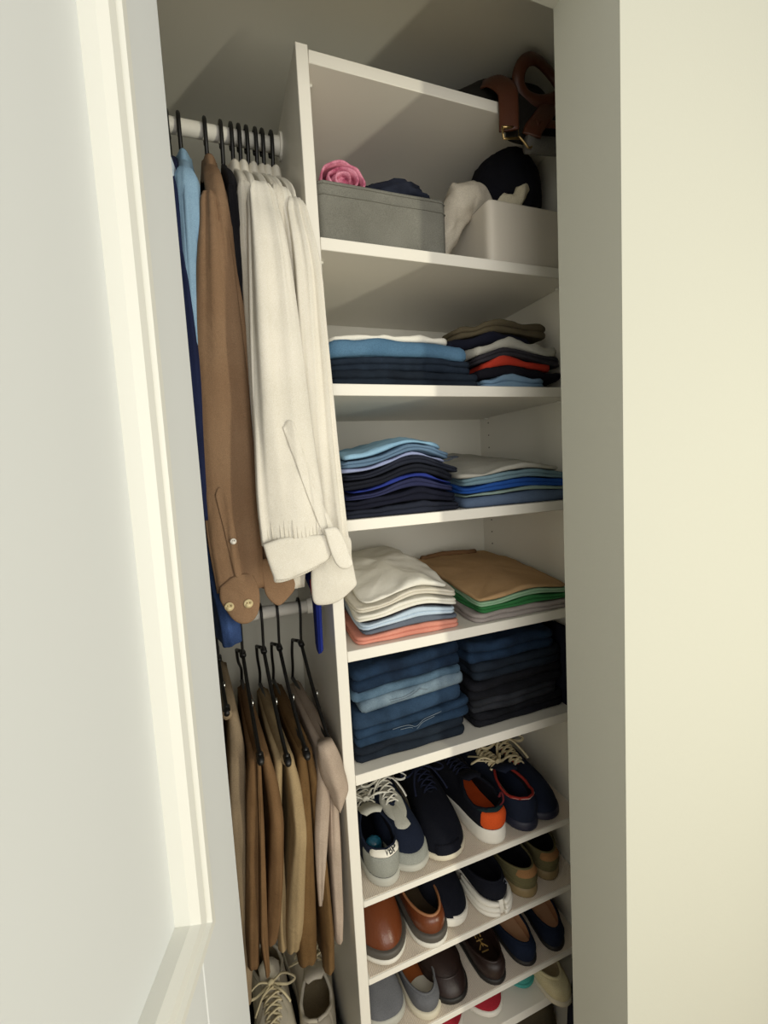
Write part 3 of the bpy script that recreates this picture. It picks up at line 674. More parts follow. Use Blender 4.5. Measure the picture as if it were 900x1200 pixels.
nk = [(.335 + .034 * math.cos(a), .215 + .020 * math.sin(a)) for a in [math.pi * 2 * j / 24 for j in range(25)]]
MB().tube([(x, y, zt(x, y) + .001) for x, y in nk], .0022, 6).build('neckline', TEE['greyslate'], o)

# --- shelf with white tees and tan tees
G = 'folded tees on the shelf above the jeans'
zs = SH['lower']
b5 = lambda x, y: .018 * math.exp(-((x - .165) / .06) ** 2) * (1 - .6 * sstep(.03, .2, y)) + .030 * sstep(.02, .2, y) - .004
st = Stack(.046, .243, .012, .285, zs, b5, 71)
st.add('folded_tee', 'salmon pink folded tee at the bottom of the white pile', 'tee', TEE['salmon'], .017, G, dx0=-.004, dx1=.002, folds=2, wr=.0015, drape=.002)
st.add('folded_tee', 'slate grey folded tee between salmon and pale blue', 'tee', TEE['greyslate'], .009, G, dx0=.010, dx1=-.004, folds=1, wr=.0015, drape=.002)
st.add('folded_tee', 'pale blue folded tee above the slate grey one', 'tee', TEE['paleblue'], .014, G, dx0=.008, dx1=-.002, folds=2, wr=.0015, drape=.002)
st.add('folded_tee', 'thin dark edged grey tee under the white ones', 'tee', TEE['charcoal'], .003, G, dx0=.006, dx1=-.006, dy0=.002, folds=1, wr=.0015, drape=.002)
st.add('folded_tee', 'lowest of the three white folded tees', 'tee', TEE['white'], .016, G, dx0=.002, dx1=-.002, folds=2, wr=.002, drape=.004)
st.add('folded_tee', 'middle one of the three white folded tees', 'tee', TEE['offwhite'], .014, G, dx0=.000, dx1=-.002, dy0=.002, folds=2, wr=.0025, drape=.004)
st.add('folded_tee', 'topmost white folded tee, slipped sideways and creased', 'tee', TEE['white'], .014, G, dx0=.010, dx1=-.020, dy0=.006, folds=1, wr=.005, drape=.006, wob=.008, rz=.05)
b5r = lambda x, y: .012 * math.exp(-((x - .40) / .07) ** 2) * (1 - .5 * sstep(.05, .25, y)) + .022 * sstep(.02, .25, y) - .002
st = Stack(.288, .510, .006, .31, zs, b5r, 83)
st.add('folded_tee', 'warm grey folded tee at the bottom of the tan pile', 'tee', TEE['stone'], .018, G, dx0=-.010, dx1=.004, folds=2, wr=.0015, drape=.002)
st.add('folded_tee', 'dark green folded tee in the tan pile', 'tee', TEE['green'], .014, G, dx0=-.002, dx1=-.004, folds=2, wr=.0015, drape=.002)
st.add('folded_tee', 'mint green folded tee directly under the tan tee', 'tee', TEE['mint'], .010, G, dx0=.000, dx1=-.010, folds=2, wr=.0015, drape=.002)
o = st.add('folded_tee', 'tan folded tee with dark collar on top of the green ones', 'tee', TEE['tan'], .011, G, dx0=-.004, dx1=-.014, folds=1, wr=.0025, drape=.004, wob=.006)
zt = st.last['zt']
MB().tube([(x, y, zt(x, y) + .003) for x, y in [(lerp(.30, .45, t), .288 + .012 * math.sin(t * 6)) for t in [k / 12 for k in range(13)]]], .0065, 8).build('collar', C_('brown_rib', '6e5238', '7a5c40', weave=1200, bump=.2, var=.08), o)

# --- jeans shelf
G = 'folded jeans on the shelf above the shoes'
zs = SH['jeans']
bj = lambda x, y: .016 * (x - .14) / .1 * (1 - sstep(.0, .3, y)) * .4 + .003 * nz(x * 14, y * 10, 4)
st = Stack(.028, .262, .022, .31, zs, bj, 91)
jl = []
for c, t, lab, kw in (
    ('ink', .034, 'inky dark folded jeans at the bottom of the blue jeans pile', dict(folds=2, dx1=-.006)),
    ('blue', .032, 'dark blue folded jeans with chevron pocket stitching', dict(folds=2, dx1=.004)),
    ('mid', .030, 'plain mid blue folded jeans under the faded pair', dict(folds=1, dx1=-.012, bulge=.012)),
    ('lighter', .024, 'faded light blue folded jeans with stitched back pocket', dict(folds=1, dx0=.014, dx1=-.004, bulge=.010)),
    ('light', .016, 'washed blue folded jeans on top of the faded pair', dict(folds=1, dx0=.000, dx1=-.010)),
    ('deep', .044, 'thick dark blue folded jeans on top of the blue jeans pile', dict(folds=2, dx0=.002, dx1=-.012))):
    o = st.add('folded_jeans', lab, 'jeans', DEN[c], t, G, **dict(dict(wr=.003, wob=.005), **kw)); jl.append((o, dict(st.last)))
def stitch_path(info, pts, name, parent, mat, rad=.0005, off=.0008):
    """stitches on the front fold of a garment; pts: (x, 0..1 height)"""
    dense = catmull([(x, 0, h) for x, h in pts], 8); yb = info['y0']
    P = [(p.x, yb - off - .0015, info['zof'](p.x, yb + .01, p.z * info['t'], 0)) for p in dense]
    MB().tube(P, rad, 6).build(name, mat, parent)
o, inf = jl[3]
stitch_path(inf, [(.10, .35), (.115, .30), (.135, .42), (.150, .62), (.160, .82)], 'pocket_stitching', o, THREAD)
stitch_path(inf, [(.098, .55), (.118, .50), (.135, .62), (.150, .80)], 'pocket_stitching', o, THREAD)
stitch_path(inf, [(.16, .80), (.165, .62), (.175, .5)], 'pocket_stitching', o, THREAD)
o, inf = jl[1]
stitch_path(inf, [(.115, .45), (.135, .40), (.147, .20), (.16, .45), (.185, .62)], 'pocket_stitching', o, THREAD)
stitch_path(inf, [(.10, .62), (.13, .58), (.147, .36), (.165, .62), (.20, .78)], 'pocket_stitching', o, THREAD)
st = Stack(.276, .498, .026, .31, zs, lambda x, y: .004 * nz(x * 14, y * 10, 8) + .05 * (x - .38) * .1, 101)
for c, t, lab, kw in (
    ('black', .030, 'black folded jeans at the bottom of the dark jeans pile', dict(folds=2)),
    ('grey', .028, 'charcoal grey folded jeans in the dark jeans pile', dict(folds=2, dx1=-.012)),
    ('black', .038, 'black folded jeans above the charcoal pair', dict(folds=2, dx0=-.006)),
    ('ink', .036, 'dark inky folded jeans under the blue pair in the dark pile', dict(folds=2, dx0=.004)),
    ('deep', .042, 'deep blue folded jeans on top of the dark jeans pile', dict(folds=2, dx0=-.010, dx1=-.020))):
    st.add('folded_jeans', lab, 'jeans', DEN[c], t, G, **dict(dict(wr=.0035, wob=.006), **kw))
# dark garment slipping over the end of the shelf by the jamb
o = drape([(1.055, .506, .030, .509, .16, .004), (1.02, .504, -.010, .508, .17, .006), (.95, .502, -.016, .508, .17, .007), (.89, .500, -.018, .508, .05, .007), (.86, .501, -.014, .505, .002, .005), (.82, .502, -.012, .504, -.001, .003)], 55.0, nz_=24, fold=.002).build('dark_scarf', TEE['midnight'], None)
tag(o, 'black cloth hanging over the shelf end beside the dark jeans', 'cloth')
# ------------------------------------------------------------------ shoes
def text_mesh(txt, size):
    c = bpy.data.curves.new('lettering', 'FONT'); c.body = txt; c.size = size; c.extrude = .0003; c.align_x = 'CENTER'; c.align_y = 'CENTER'
    o = bpy.data.objects.new('lettering', c); COL.objects.link(o)
    dg = bpy.context.evaluated_depsgraph_get(); me = bpy.data.meshes.new_from_object(o.evaluated_get(dg))
    bpy.data.objects.remove(o); return me
HWT = [(0, .62), (.10, .66), (.20, .70), (.32, .70), (.44, .75), (.56, .87), (.68, .97), (.76, 1.0), (.84, .985), (.90, .95), (1.0, .90)]
class Shoe:
    """one shoe; local +x runs heel to toe, +y is left, +z up, origin on the ground under the heel"""
    def __init__(s, L=.285, W=.098, side=1, heel=.026, toe=.020, spring=.008, tend=.20, tpow=.5, so=(.035, .50), ow=.027, zt=((0, .078), (.35, .060), (1, .078)), key=False, a=1.7, b=1.9, toeh=1.0, ins=.003):
        s.__dict__.update(locals()); s.N = 64
    def hw(s, t):
        w = interp(HWT, t) * s.W / 2
        if t < .11: w *= max(0, 1 - ((.11 - t) / .11) ** 2) ** .5
        if t > 1 - s.tend: w *= max(0, 1 - ((t - 1 + s.tend) / s.tend) ** 2) ** s.tpow
        return w
    def yc(s, t): return s.side * .007 * math.sin(math.pi * (t - .1) * 1.35)
    def zb(s, t): return s.spring * sstep(.66, 1.02, t) ** 1.3
    def th(s, t): return lerp(s.heel, s.toe, sstep(.25, .65, t))
    def outline(s, phi, ins=0.0):
        phi = phi % (2 * math.pi)
        t = .5 - .5 * math.cos(phi); w = s.hw(t); sg = 1 if phi <= math.pi else -1
        x = t * s.L; y = s.yc(t) + sg * w
        if ins:
            cx = min(max(x, s.W * .42), s.L - s.W * .45); cy = s.yc(cx / s.L); d = Vector((x - cx, y - cy)); l = d.length or 1
            x -= d.x / l * ins; y -= d.y / l * ins
        return x, y, t
    def openw(s, g):
        if s.key: return s.ow * interp([(0, 0), (.04, .55), (.12, .88), (.28, 1.0), (.42, .80), (.55, .42), (.70, .34), (.9, .30), (.97, .2), (1, 0)], g)
        return s.ow * max(0, 1 - (abs(2 * g - 1)) ** 2.4) ** .5 * (1.0 if g < .5 else 1.0)
    def opening(s, phi):
        phi = phi % (2 * math.pi)
        g = .5 - .5 * math.cos(phi); t = lerp(s.so[0], s.so[1], g); sg = 1 if phi <= math.pi else -1
        return t * s.L, s.yc(t) + sg * s.openw(g), interp(list(s.zt), g)
    def S(s, phi, v):
        x0, y0, t = s.outline(phi, .0025); x1, y1, z1 = s.opening(phi); z0 = s.zb(t) + s.th(t) - .002
        q = v ** s.a; f = 1 - (1 - v) ** s.b
        # forefoot: keep the toe box low where the surface runs far from the edge
        far = max(0.0, (x0 - x1) / s.L)
        z = z0 + (z1 - z0) * lerp(f, (1 - (1 - v) ** (s.b + .5)) * .62 * s.toeh + .38 * v ** 1.3 if s.toeh else f, min(1, far * 3.2))
        bul = .004 * math.sin(math.pi * min(1, v * 1.15)) * (1 - min(1, far * 4))
        cy = s.yc(t); x = lerp(x0, x1, q); y = lerp(y0, y1, q); y += bul * (1 if y0 > cy else -1) * (abs(y0 - cy) / (s.W / 2)); x -= bul * (t < .08) * 1.2
        return Vector((x, y, z))
    def phis(s): return [2 * math.pi * j / s.N for j in range(s.N)]
    def phi_at(s, t): return math.acos(max(-1, min(1, 1 - 2 * (t - s.so[0]) / (s.so[1] - s.so[0]))))
    # ---- parts
    def sole(s, mat, root, name='sole', z0=0.0, z1=1.0, grow=0.0, rib=0.0):
        m = MB(); rings = []
        for k, (f, ins) in enumerate(((z0, .004), (lerp(z0, z1, .08), .0005), (lerp(z0, z1, .3), -.0008), (lerp(z0, z1, .7), -.0006), (lerp(z0, z1, .94), .0004), (z1, .003))):
            ring = []
            for p in s.phis():
                x, y, t = s.outline(p, ins - grow - rib * (1 + math.sin(p * 46)) * .5 * (0 < k < 5)); ring.append(Vector((x, y, s.zb(t) + s.th(t) * f)))
            rings.append(ring)
        m.loft(rings, True, True, True); return m.build(name, mat, root)
    def patch(s, p0, p1, v0, v1, mat, root, name, off=.0008, np_=None, nv=8, vf=None):
        """piece of the upper between two outline angles and two heights, lying just over it"""
        np_ = np_ or max(8, int(abs(p1 - p0) * 10)); rings = []
        for i in range(nv + 1):
            ring = []
            for j in range(np_ + 1):
                p = lerp(p0, p1, j / np_); va, vb = (v0, v1) if vf is None else vf(j / np_, v0, v1); v = lerp(va, vb, i / nv)
                e = .004; P = s.S(p, v); du = s.S(p + .01, v) - s.S(p - .01, v); dv = s.S(p, min(1, v + e)) - s.S(p, max(0, v - e))
                n = du.cross(dv); n = n.normalized() if n.length > 1e-12 else Vector((0, 0, 1))
                if n.dot(P - Vector((lerp(s.L * .5, P.x, .8), s.yc(P.x / s.L), .02))) < 0: n = -n
                edge = (i in (0, nv)) or (j in (0, np_))
                ring.append(P + n * (off * (-.6 if edge else 1)))
            rings.append(ring)
        m = MB(); m.loft(rings, False); return m.build(name, mat, root)
    def upper(s, mat, root, lining, insole, rim=None, crease=0.0, rimr=.0026, nv=14):
        m = MB(); rings = []
        for i in range(nv + 1):
            v = i / nv; ring = []
            for p in s.phis():
                q = s.S(p, v)
                if crease: q.z -= crease * math.exp(-((q.x / s.L - .63 + .3 * (q.y)) / .012) ** 2) * sstep(.2, .5, v) + crease * .7 * math.exp(-((q.x / s.L - .58) / .012) ** 2) * sstep(.2, .5, v)
                ring.append(q)
            rings.append(ring)
        m.loft(rings); o = m.build('upper', mat, root)
        # inside: lining wall and insole
        top = rings[-1]; m = MB(); zi = s.heel + s.ins; r2 = []
        for f in (0, .15, .5, .85, 1.0):
            ring = []
            for j, p in enumerate(s.phis()):
                x0, y0, t = s.outline(p, .008); T = top[j]; x0 = min(x0, s.L * .86)
                ring.append(Vector((lerp(T.x, x0, f ** .7 * (1 if f else 0)), lerp(T.y, y0 * .97, f ** .7), lerp(T.z, zi, f))))
            r2.append(ring)
        m.loft(r2); m.build('lining', lining, root)
        m = MB(); m.loft([[Vector((x, y, zi + .001)) for x, y, t in [s.outline(p, .007) for p in s.phis()]]], True, False, True); m.build('insole', insole, root)
        if rim: MB().tube(top + [top[0]], rimr, 6, caps=False).build('collar_rim', rim, root)
        return o
    def tongue(s, mat, root, t0=.70, t1=.22, w=.024, rise=.030):
        m = MB(); rings = []
        for i in range(13):
            f = i / 12; t = lerp(t0 * s.so[1] / .62 if s.so[1] < .62 else s.so[1] + .02, t1 + s.so[0], f)
            g = (t - s.so[0]) / (s.so[1] - s.so[0]); z = interp(list(s.zt), min(1, max(0, g))) - .004 + rise * sstep(.45, 1, f); hw_ = w * lerp(.6, 1.0, f) * (1 - .4 * sstep(.9, 1, f))
            x = t * s.L
            rings.append([Vector((x + .0, s.yc(t) + hw_ * math.cos(a), z - .006 * (math.cos(a) ** 2) + .0025 * math.sin(a))) for a in [2 * math.pi * j / 16 for j in range(16)]])
        m.loft(rings, True, True, True); return m.build('tongue', mat, root)
    def laces(s, mat, root, rows=6, ta=.60, tb=.36, r=.0021, bow=True, flat=.45, end=.09, seed=0, loop=.05):
        E = []
        for k in range(rows):
            t = lerp(ta, tb, k / (rows - 1)); p = s.phi_at(min(t, s.so[1] - .006))
            a = s.S(p, .93); b = s.S(2 * math.pi - p, .93); E.append((a + Vector((0, .003, .0015)), b + Vector((0, -.003, .0015))))
        up = Vector((0, 0, .004))
        def bar(a, b, lift):
            mid = (a + b) / 2 + Vector((0, 0, lift)); MB().tube(catmull([a - Vector((0, 0, .002)), a * .8 + b * .2 + Vector((0, 0, lift * .8)), mid, a * .2 + b * .8 + Vector((0, 0, lift * .8)), b - Vector((0, 0, .002))], 4), r, 6, flat=flat).build('lace', mat, root)
        for k in range(rows):
            if k == 0: bar(E[0][0], E[0][1], .005)
            else: bar(E[k - 1][0], E[k][1], .005); bar(E[k - 1][1], E[k][0], .007)
        if bow:
            c = (E[-1][0] + E[-1][1]) / 2 + Vector((0, 0, .009)); rn = random.Random(seed)
            MB().tube(catmull([c + Vector((0, -.005, 0)), c + Vector((0, 0, .004)), c + Vector((0, .005, 0))], 4), r * 1.9, 6).build('lace_knot', mat, root)
            for sg in (-1, 1):
                j = rn.uniform(-.012, .012)
                MB().tube(catmull([c, c + Vector((.006 + j, sg * loop * .5, .010)), c + Vector((.014 + j, sg * loop, -.002)), c + Vector((.020 + j, sg * loop * .7, -.004)), c + Vector((.004, sg * .004, .002))], 6), r, 6, flat=flat).build('lace_loop', mat, root)
                MB().tube(catmull([c, c + Vector((.022, sg * .018, .004)), c + Vector((.040 + j, sg * .030, -.008)), c + Vector((end * .7 + j, sg * .036, -.020))], 6), r, 6, flat=flat).build('lace_end', mat, root)
    def eyelets(s, mat, root, rows=6, ta=.60, tb=.36, r=.0032):
        for k in range(rows):
            t = lerp(ta, tb, k / (rows - 1)); p = s.phi_at(min(t, s.so[1] - .006))
            for q in (p, 2 * math.pi - p):
                c = s.S(q, .90); MB().disc(c, (0, (1 if c.y > s.yc(t) else -1) * .4, 1), r, .0012, 10).build('eyelet', mat, root)
def place(root, x, yfront, z, out, L, splay=0.0):
    """out='toe': toe towards the room; 'heel': heel towards the room"""
    if out == 'toe': root.location = (x + math.sin(splay) * L, yfront + L * math.cos(splay), z); root.rotation_euler = (0, 0, -math.pi / 2 + splay)
    else: root.location = (x, yfront, z); root.rotation_euler = (0, 0, math.pi / 2 + splay)
def shoe_root(name, label, cat='shoe', group=None): return thing(name, label, cat, (0, 0, 0), 0, group)

F = {}
def fab(n, a, b=None, **k): F[n] = cloth('shoe_' + n, a, b, **dict(dict(weave=900, bump=.4, var=.1), **k)); return F[n]
NAVY = fab('navy', '171d2c', '1d2436'); NAVY2 = fab('navy_knit', '0f111a', '14161f', weave=500, bump=.8); GREYS = fab('grey_suede', '8d8f88', '9a9c94'); LTGREY = fab('light_grey', 'b2b1a6', 'bdbcb2')
DKIN = fab('dark_inside', '101016', '16161e'); ORANGE = fab('orange', 'c2491c', 'd05626'); GREYSD = fab('stone_suede', '5f6064', '6b6c70'); OLIVE = fab('olive_suede', '5a5438', '666044'); TANL = fab('tan_suede', '8a6440', '96704a')
TEALP = fab('teal', '3c8a80', '489890'); CREAMU = fab('cream', 'c9bf9a', 'd4caa6'); REDC = fab('red_canvas', '8e1f2a', '9c2834'); BEIGEIN = fab('beige_inside', 'a89878', 'b4a484'); DKGREEN = fab('dark_green', '15282a', '1b3032')
WSOLE = plain('white_rubber', 'd9d5ca', .55); GSOLE = plain('grey_rubber', 'aeada3', .6); CSOLE = plain('cream_rubber', 'cbc3ae', .6); DSOLE = plain('dark_rubber', '15120f', .6); NSOLE = plain('navy_rubber', '1a1d30', .55); GUM = plain('gum_rubber', '7c6a48', .6)
WELT = plain('grey_welt', '4e4a44', .6); BROWNL = leather('cognac_leather', '69361c', .30, .25); DKBROWN = leather('dark_brown_leather', '22120e', .5, .2); TANIN = leather('tan_insole', 'b48662', .6, .1); COGIN = leather('cognac_insole', '8a4a20', .55, .15)
NVL = fab('navy_suede_loafer', '111829', '162033'); WLACE = cloth('white_lace', 'd8d5ca', 'e2dfd4', weave=1500, bump=.4, var=.05); CLACE = cloth('cream_lace', 'd6c8a4', 'e0d3b0', weave=1500, bump=.4, var=.05); NLACE = cloth('navy_lace', '1a1e30', '20253a', weave=1500, bump=.4, var=.05)
PI = math.pi
ZA, ZB_, ZC_, ZD = SHOE[0] + .0009, SHOE[1] + .0009, SHOE[2] + .0009, .2555
SN = dict(so=(.03, .63), ow=.031, key=True, zt=((0, .068), (.18, .064), (.34, .072), (.6, .082), (1, .070)))
# ---------- top shoe shelf
GA = 'shoes on the top shoe shelf'
def grey_navy(root, s, text=False):
    s.sole(GSOLE, root); s.upper(NAVY, root, DKIN, DKIN, NAVY)
    s.patch(PI - .95, PI + .95, 0.0, .24, GREYS, root, 'toe_guard', .0012)
    s.patch(-.9, .9, 0.0, .6, GREYS, root, 'heel_counter', .0014)
    s.patch(PI - 1.15, PI - .22, .72, 1.0, LTGREY, root, 'eyestay', .0014); s.patch(PI + .22, PI + 1.15, .72, 1.0, LTGREY, root, 'eyestay', .0014)
    s.patch(PI - .42, PI + .42, .60, .99, LTGREY, root, 'vamp_patch', .0012)
    s.tongue(LTGREY, root, t1=.20, rise=.034)
    s.laces(WLACE, root, 5, .58, .38, .0024, seed=3, end=.075)
r = shoe_root('sneaker', 'navy and grey sneaker showing its heel with white lettered tab', 'sneaker', GA); s = Shoe(L=.282, W=.094, side=1, heel=.017, toe=.014, **SN); grey_navy(r, s)
hp = s.patch(-.72, .62, .56, .97, plain('white_tab', 'e4dfd2', .5), r, 'heel_tab', .0024)
me = text_mesh('VBP', .0165); me.materials.append(plain('black_print', '1c1c1c', .6)); o = bpy.data.objects.new('lettering', me); COL.objects.link(o); o.parent = hp
def on_surface(s, v0):      # bend flat lettering onto the heel of the shoe
    for vert in me.vertices:
        ph = 2 * PI - .15 - vert.co.x / .0165 * .30; vv = v0 + vert.co.y / .0165 * .36
        P = s.S(ph, vv); n = (s.S(ph + .02, vv) - s.S(ph - .02, vv)).cross(s.S(ph, vv + .02) - s.S(ph, vv - .02)).normalized()
        if n.x > 0: n = -n
        vert.co = P + n * (.0034 + vert.co.z)
on_surface(s, .765)
place(r, .070, .008, ZA, 'heel', .282, -.06)
ball = MB(); rings = []
for i in range(11):
    a = PI * i / 10; rings.append([Vector((math.sin(a) * math.cos(t) * .018, math.sin(a) * math.sin(t) * .015, -math.cos(a) * .016)) * (1 + .08 * nz(math.cos(t) * 3, math.sin(t) * 3, a * 2)) for t in [2 * PI * j / 18 for j in range(18)]])
ball.loft(rings, True, True, True); o = ball.build('deodorizer_ball', plain('teal_gloss', '1e5870', .18), None); tag(o, 'glossy teal ball lying inside the grey heeled sneaker', 'shoe freshener'); o.location = (.062, .062, ZA + .022 + .021)
r = shoe_root('sneaker', 'navy and grey sneaker showing its toe, white laces tied', 'sneaker', GA); s = Shoe(L=.282, W=.094, side=-1, heel=.017, toe=.014, **SN); grey_navy(r, s); place(r, .148, .008, ZA, 'toe', .282, -.04)
r = shoe_root('sneaker', 'all dark navy suede sneaker with cream sole edge, toe forward', 'sneaker', GA); s = Shoe(L=.290, W=.098, side=1, heel=.020, toe=.012, tend=.17, tpow=.45, **SN)
s.sole(CSOLE, r, 'sole', 0, 1); s.upper(NAVY2, r, DKIN, DKIN, NAVY2); s.patch(PI - .42, PI + .42, .0, .22, NAVY2, r, 'toe_guard', .0035); s.tongue(NAVY2, r, rise=.030); s.laces(NLACE, r, 5, .58, .38, .0024, seed=5); place(r, .226, .004, ZA, 'toe', .290, -.04)
r = shoe_root('running_shoe', 'dark running shoe with bright orange heel and thick white sole', 'sneaker', GA); s = Shoe(L=.290, W=.098, side=1, heel=.032, toe=.024, so=(.035, .63), ow=.033, ins=.010, key=True, zt=((0, .070), (.18, .066), (.34, .076), (.6, .084), (1, .072)))
s.sole(WSOLE, r); s.upper(NAVY2, r, DKIN, ORANGE, NAVY2, rimr=.004); s.patch(-.55, .55, 0.0, .78, ORANGE, r, 'heel_counter', .0014); s.patch(-.75, .75, .74, 1.0, DKGREEN, r, 'heel_collar', .0034); s.tongue(NAVY2, r, rise=.026); s.laces(NLACE, r, 5, .58, .38, .0022, bow=False)
m = MB(); m.tube(catmull([(.014, -.016, .070), (.006, -.019, .085), (.012, -.020, .098), (.018, -.017, .085)], 6), .0032, 6, flat=.5); m.build('pull_loop', fab('dark_red_tab', '5a1f24', '66262c'), r)
place(r, .306, .004, ZA, 'heel', .290, .0)
RIMR = fab('red_trim', '8a2a24', '96322a'); RIMW = plain('white_trim', 'd8cfc0', .5)
def navy_cream(r, s, heelside):
    s.sole(NSOLE, r); s.upper(NAVY, r, DKIN, BEIGEIN, RIMR, rimr=.0030)
    s.patch(-.95, .95, .84, .93, RIMW, r, 'white_stripe', .0026, nv=2); s.patch(-.95, .95, .92, 1.0, RIMR, r, 'red_stripe', .0024, nv=2)
    s.tongue(NAVY, r, t1=.18, rise=.034); s.laces(CLACE, r, 7, .60, .34, .0034, seed=8 if heelside else 12, end=.09, loop=.055)
r = shoe_root('sneaker', 'navy sneaker with red and white heel trim and long cream laces', 'sneaker', GA); s = Shoe(L=.285, W=.096, side=1, heel=.020, toe=.016, **SN); navy_cream(r, s, True); place(r, .386, .004, ZA, 'heel', .285, -.02)
r = shoe_root('sneaker', 'navy sneaker showing its toe and cream laces beside the tower wall', 'sneaker', GA); s = Shoe(L=.285, W=.096, side=-1, heel=.020, toe=.016, **SN); navy_cream(r, s, False); place(r, .464, .004, ZA, 'toe', .285, -.05)
# ---------- middle shoe shelf
GB = 'shoes on the second shoe shelf'
LF = dict(so=(.035, .52), ow=.029, zt=((0, .074), (.35, .058), (.75, .066), (1, .078)))
def cognac(r, s):
    s.sole(WSOLE, r, 'outsole', 0, .42, .0035); s.sole(WELT, r, 'welt', .42, 1.0, .0038); s.upper(BROWNL, r, fab('dark_lining', '2e261c', '383024'), fab('dark_insole', '3a3024', '463a2c'), leather('cognac_piping', '9a6a48', .5, .1), crease=.0022)
r = shoe_root('leather_shoe', 'polished cognac leather shoe with round toe on grey welt', 'shoe', GB); s = Shoe(L=.290, W=.100, side=-1, heel=.030, toe=.024, tend=.24, so=(.035, .46), ow=.028, zt=((0, .080), (.4, .070), (1, .092)), toeh=1.08); cognac(r, s)
s.patch(PI - 1.35, PI + 1.35, .80, 1.0, BROWNL, r, 'vamp_edge', .0018); place(r, .074, .004, ZB_, 'toe', .290, -.02)
r = shoe_root('leather_shoe', 'cognac leather shoe showing its heel and dark lining', 'shoe', GB); s = Shoe(L=.290, W=.098, side=1, heel=.026, toe=.022, so=(.028, .58), ow=.033, ins=.006, zt=((0, .058), (.4, .056), (1, .085))); cognac(r, s); place(r, .156, .002, ZB_, 'heel', .290, -.06)
KN = dict(so=(.03, .50), ow=.028, zt=((0, .080), (.4, .066), (1, .080)))
r = shoe_root('slip_on_shoe', 'navy knit slip-on with white toe bumper, beside the cognac shoe', 'slip-on', GB); s = Shoe(L=.282, W=.094, side=-1, heel=.020, toe=.017, **KN); s.sole(WSOLE, r); s.upper(NAVY2, r, DKIN, DKIN, NAVY2); s.patch(PI - .55, PI + .15, 0, .07, WSOLE, r, 'toe_bumper', .0026, vf=lambda q, a, b: (a, b * (.3 + .7 * q))); place(r, .230, .012, ZB_, 'toe', .282, -.04)
r = shoe_root('slip_on_shoe', 'navy knit slip-on with bulging white ribbed heel sole and triangle badge', 'slip-on', GB); s = Shoe(L=.285, W=.096, side=1, heel=.032, toe=.024, **dict(KN, ow=.032, zt=((0, .066), (.4, .060), (1, .078)))); s.sole(WSOLE, r, rib=.0); s.upper(NAVY2, r, DKIN, DKIN, NAVY2)
for sg in (-1, 1):      # two padded ribs wrapping the heel, split in the middle
    for zz, g in ((.26, .004), (.60, .0055), (.9, .003)):
        P = []
        for j in range(15):
            x, y, t = s.outline((2 * PI if sg < 0 else 0) + sg * lerp(.09, 1.15, j / 14), -g); P.append(Vector((x, y, s.heel * zz)))
        MB().tube(catmull(P, 2), .0062, 8, taper=lambda q: .55 + .45 * math.sin(PI * min(1, q * .9 + .12))).build('sole_rib', WSOLE, r)
m = MB(); c = s.S(2 * PI - .34, .72); P = [c + Vector((-.0022, d, h)) for d, h in ((-.007, -.005), (.006, -.005), (0, .007), (-.007, -.005))]; m.tube(P, .0011, 6); m.build('triangle_badge', plain('silver_badge', '7c8088', .4), r)
place(r, .304, .004, ZB_, 'heel', .285, -.02)
for xx, lab, sd, sp in ((.384, 'olive suede slip-on with tan heel patch, next to the navy knit ones', 1, -.02), (.458, 'olive suede slip-on with tan heel patch, against the tower wall', -1, -.02)):
    r = shoe_root('suede_slip_on', lab, 'slip-on', GB); s = Shoe(L=.285, W=.092, side=sd, heel=.022, toe=.018, so=(.03, .52), ow=.033, zt=((0, .060), (.4, .054), (1, .078))); s.sole(GUM, r); s.upper(OLIVE, r, DKIN, DKIN, OLIVE); s.patch(-.55, .55, .42, 1.0, TANL, r, 'heel_patch', .0014); s.patch(-1.3, 1.3, 0, .25, OLIVE, r, 'foxing', .0016); place(r, xx, .008 if xx < .4 else .022, ZB_, 'heel', .285, sp)
# ---------- lower shoe shelf
GCC = 'shoes on the third shoe shelf'
r = shoe_root('suede_shoe', 'grey suede shoe with flat squared toe and grey laces', 'shoe', GCC); s = Shoe(L=.285, W=.092, side=-1, heel=.024, toe=.018, tend=.13, tpow=.4, so=(.035, .55), ow=.029, key=True, zt=((0, .078), (.3, .070), (1, .074)), toeh=.9); s.sole(GSOLE, r); s.upper(GREYSD, r, DKIN, DKIN, GREYSD); s.tongue(GREYSD, r, rise=.02)
s.patch(PI - .9, PI + .9, .62, .72, GREYSD, r, 'vamp_seam', .0022, nv=3); s.laces(cloth('grey_lace', '8a8c88', '96988f', weave=1500, bump=.4, var=.05), r, 3, .53, .42, .003, bow=False); place(r, .069, .018, ZC_, 'toe', .285, -.02)
r = shoe_root('slip_on_shoe', 'grey canvas slip-on with cognac insole and white heel lining', 'slip-on', GCC); s = Shoe(L=.285, W=.092, side=1, heel=.015, toe=.013, so=(.035, .60), ow=.033, ins=.006, zt=((0, .044), (.4, .044), (1, .070))); s.sole(CSOLE, r, grow=.002); s.upper(GREYSD, r, plain('white_lining', 'd6d3c8', .7), COGIN, GREYSD)
MB().loft([[Vector((x, y, s.heel + .0082)) for x, y, t in [s.outline(p, .0105) for p in s.phis()]]], True, False, True).build('sock_liner', COGIN, r)
m = MB(); rr = []
for f in (0, .33, .66, 1): rr.append([Vector((lerp(.013, .050, f) + .010 * (1 - abs(j / 10 - 1) ** 2) * (f == 1), (j / 10 - 1) * (.013 + .011 * min(1, f * 1.6)), s.heel + .023 - .0135 * f)) for j in range(21)])
m.loft(rr, False); m.build('heel_lining', plain('white_lining', 'd6d3c8', .7), r); place(r, .140, .006, ZC_, 'heel', .285, -.05)
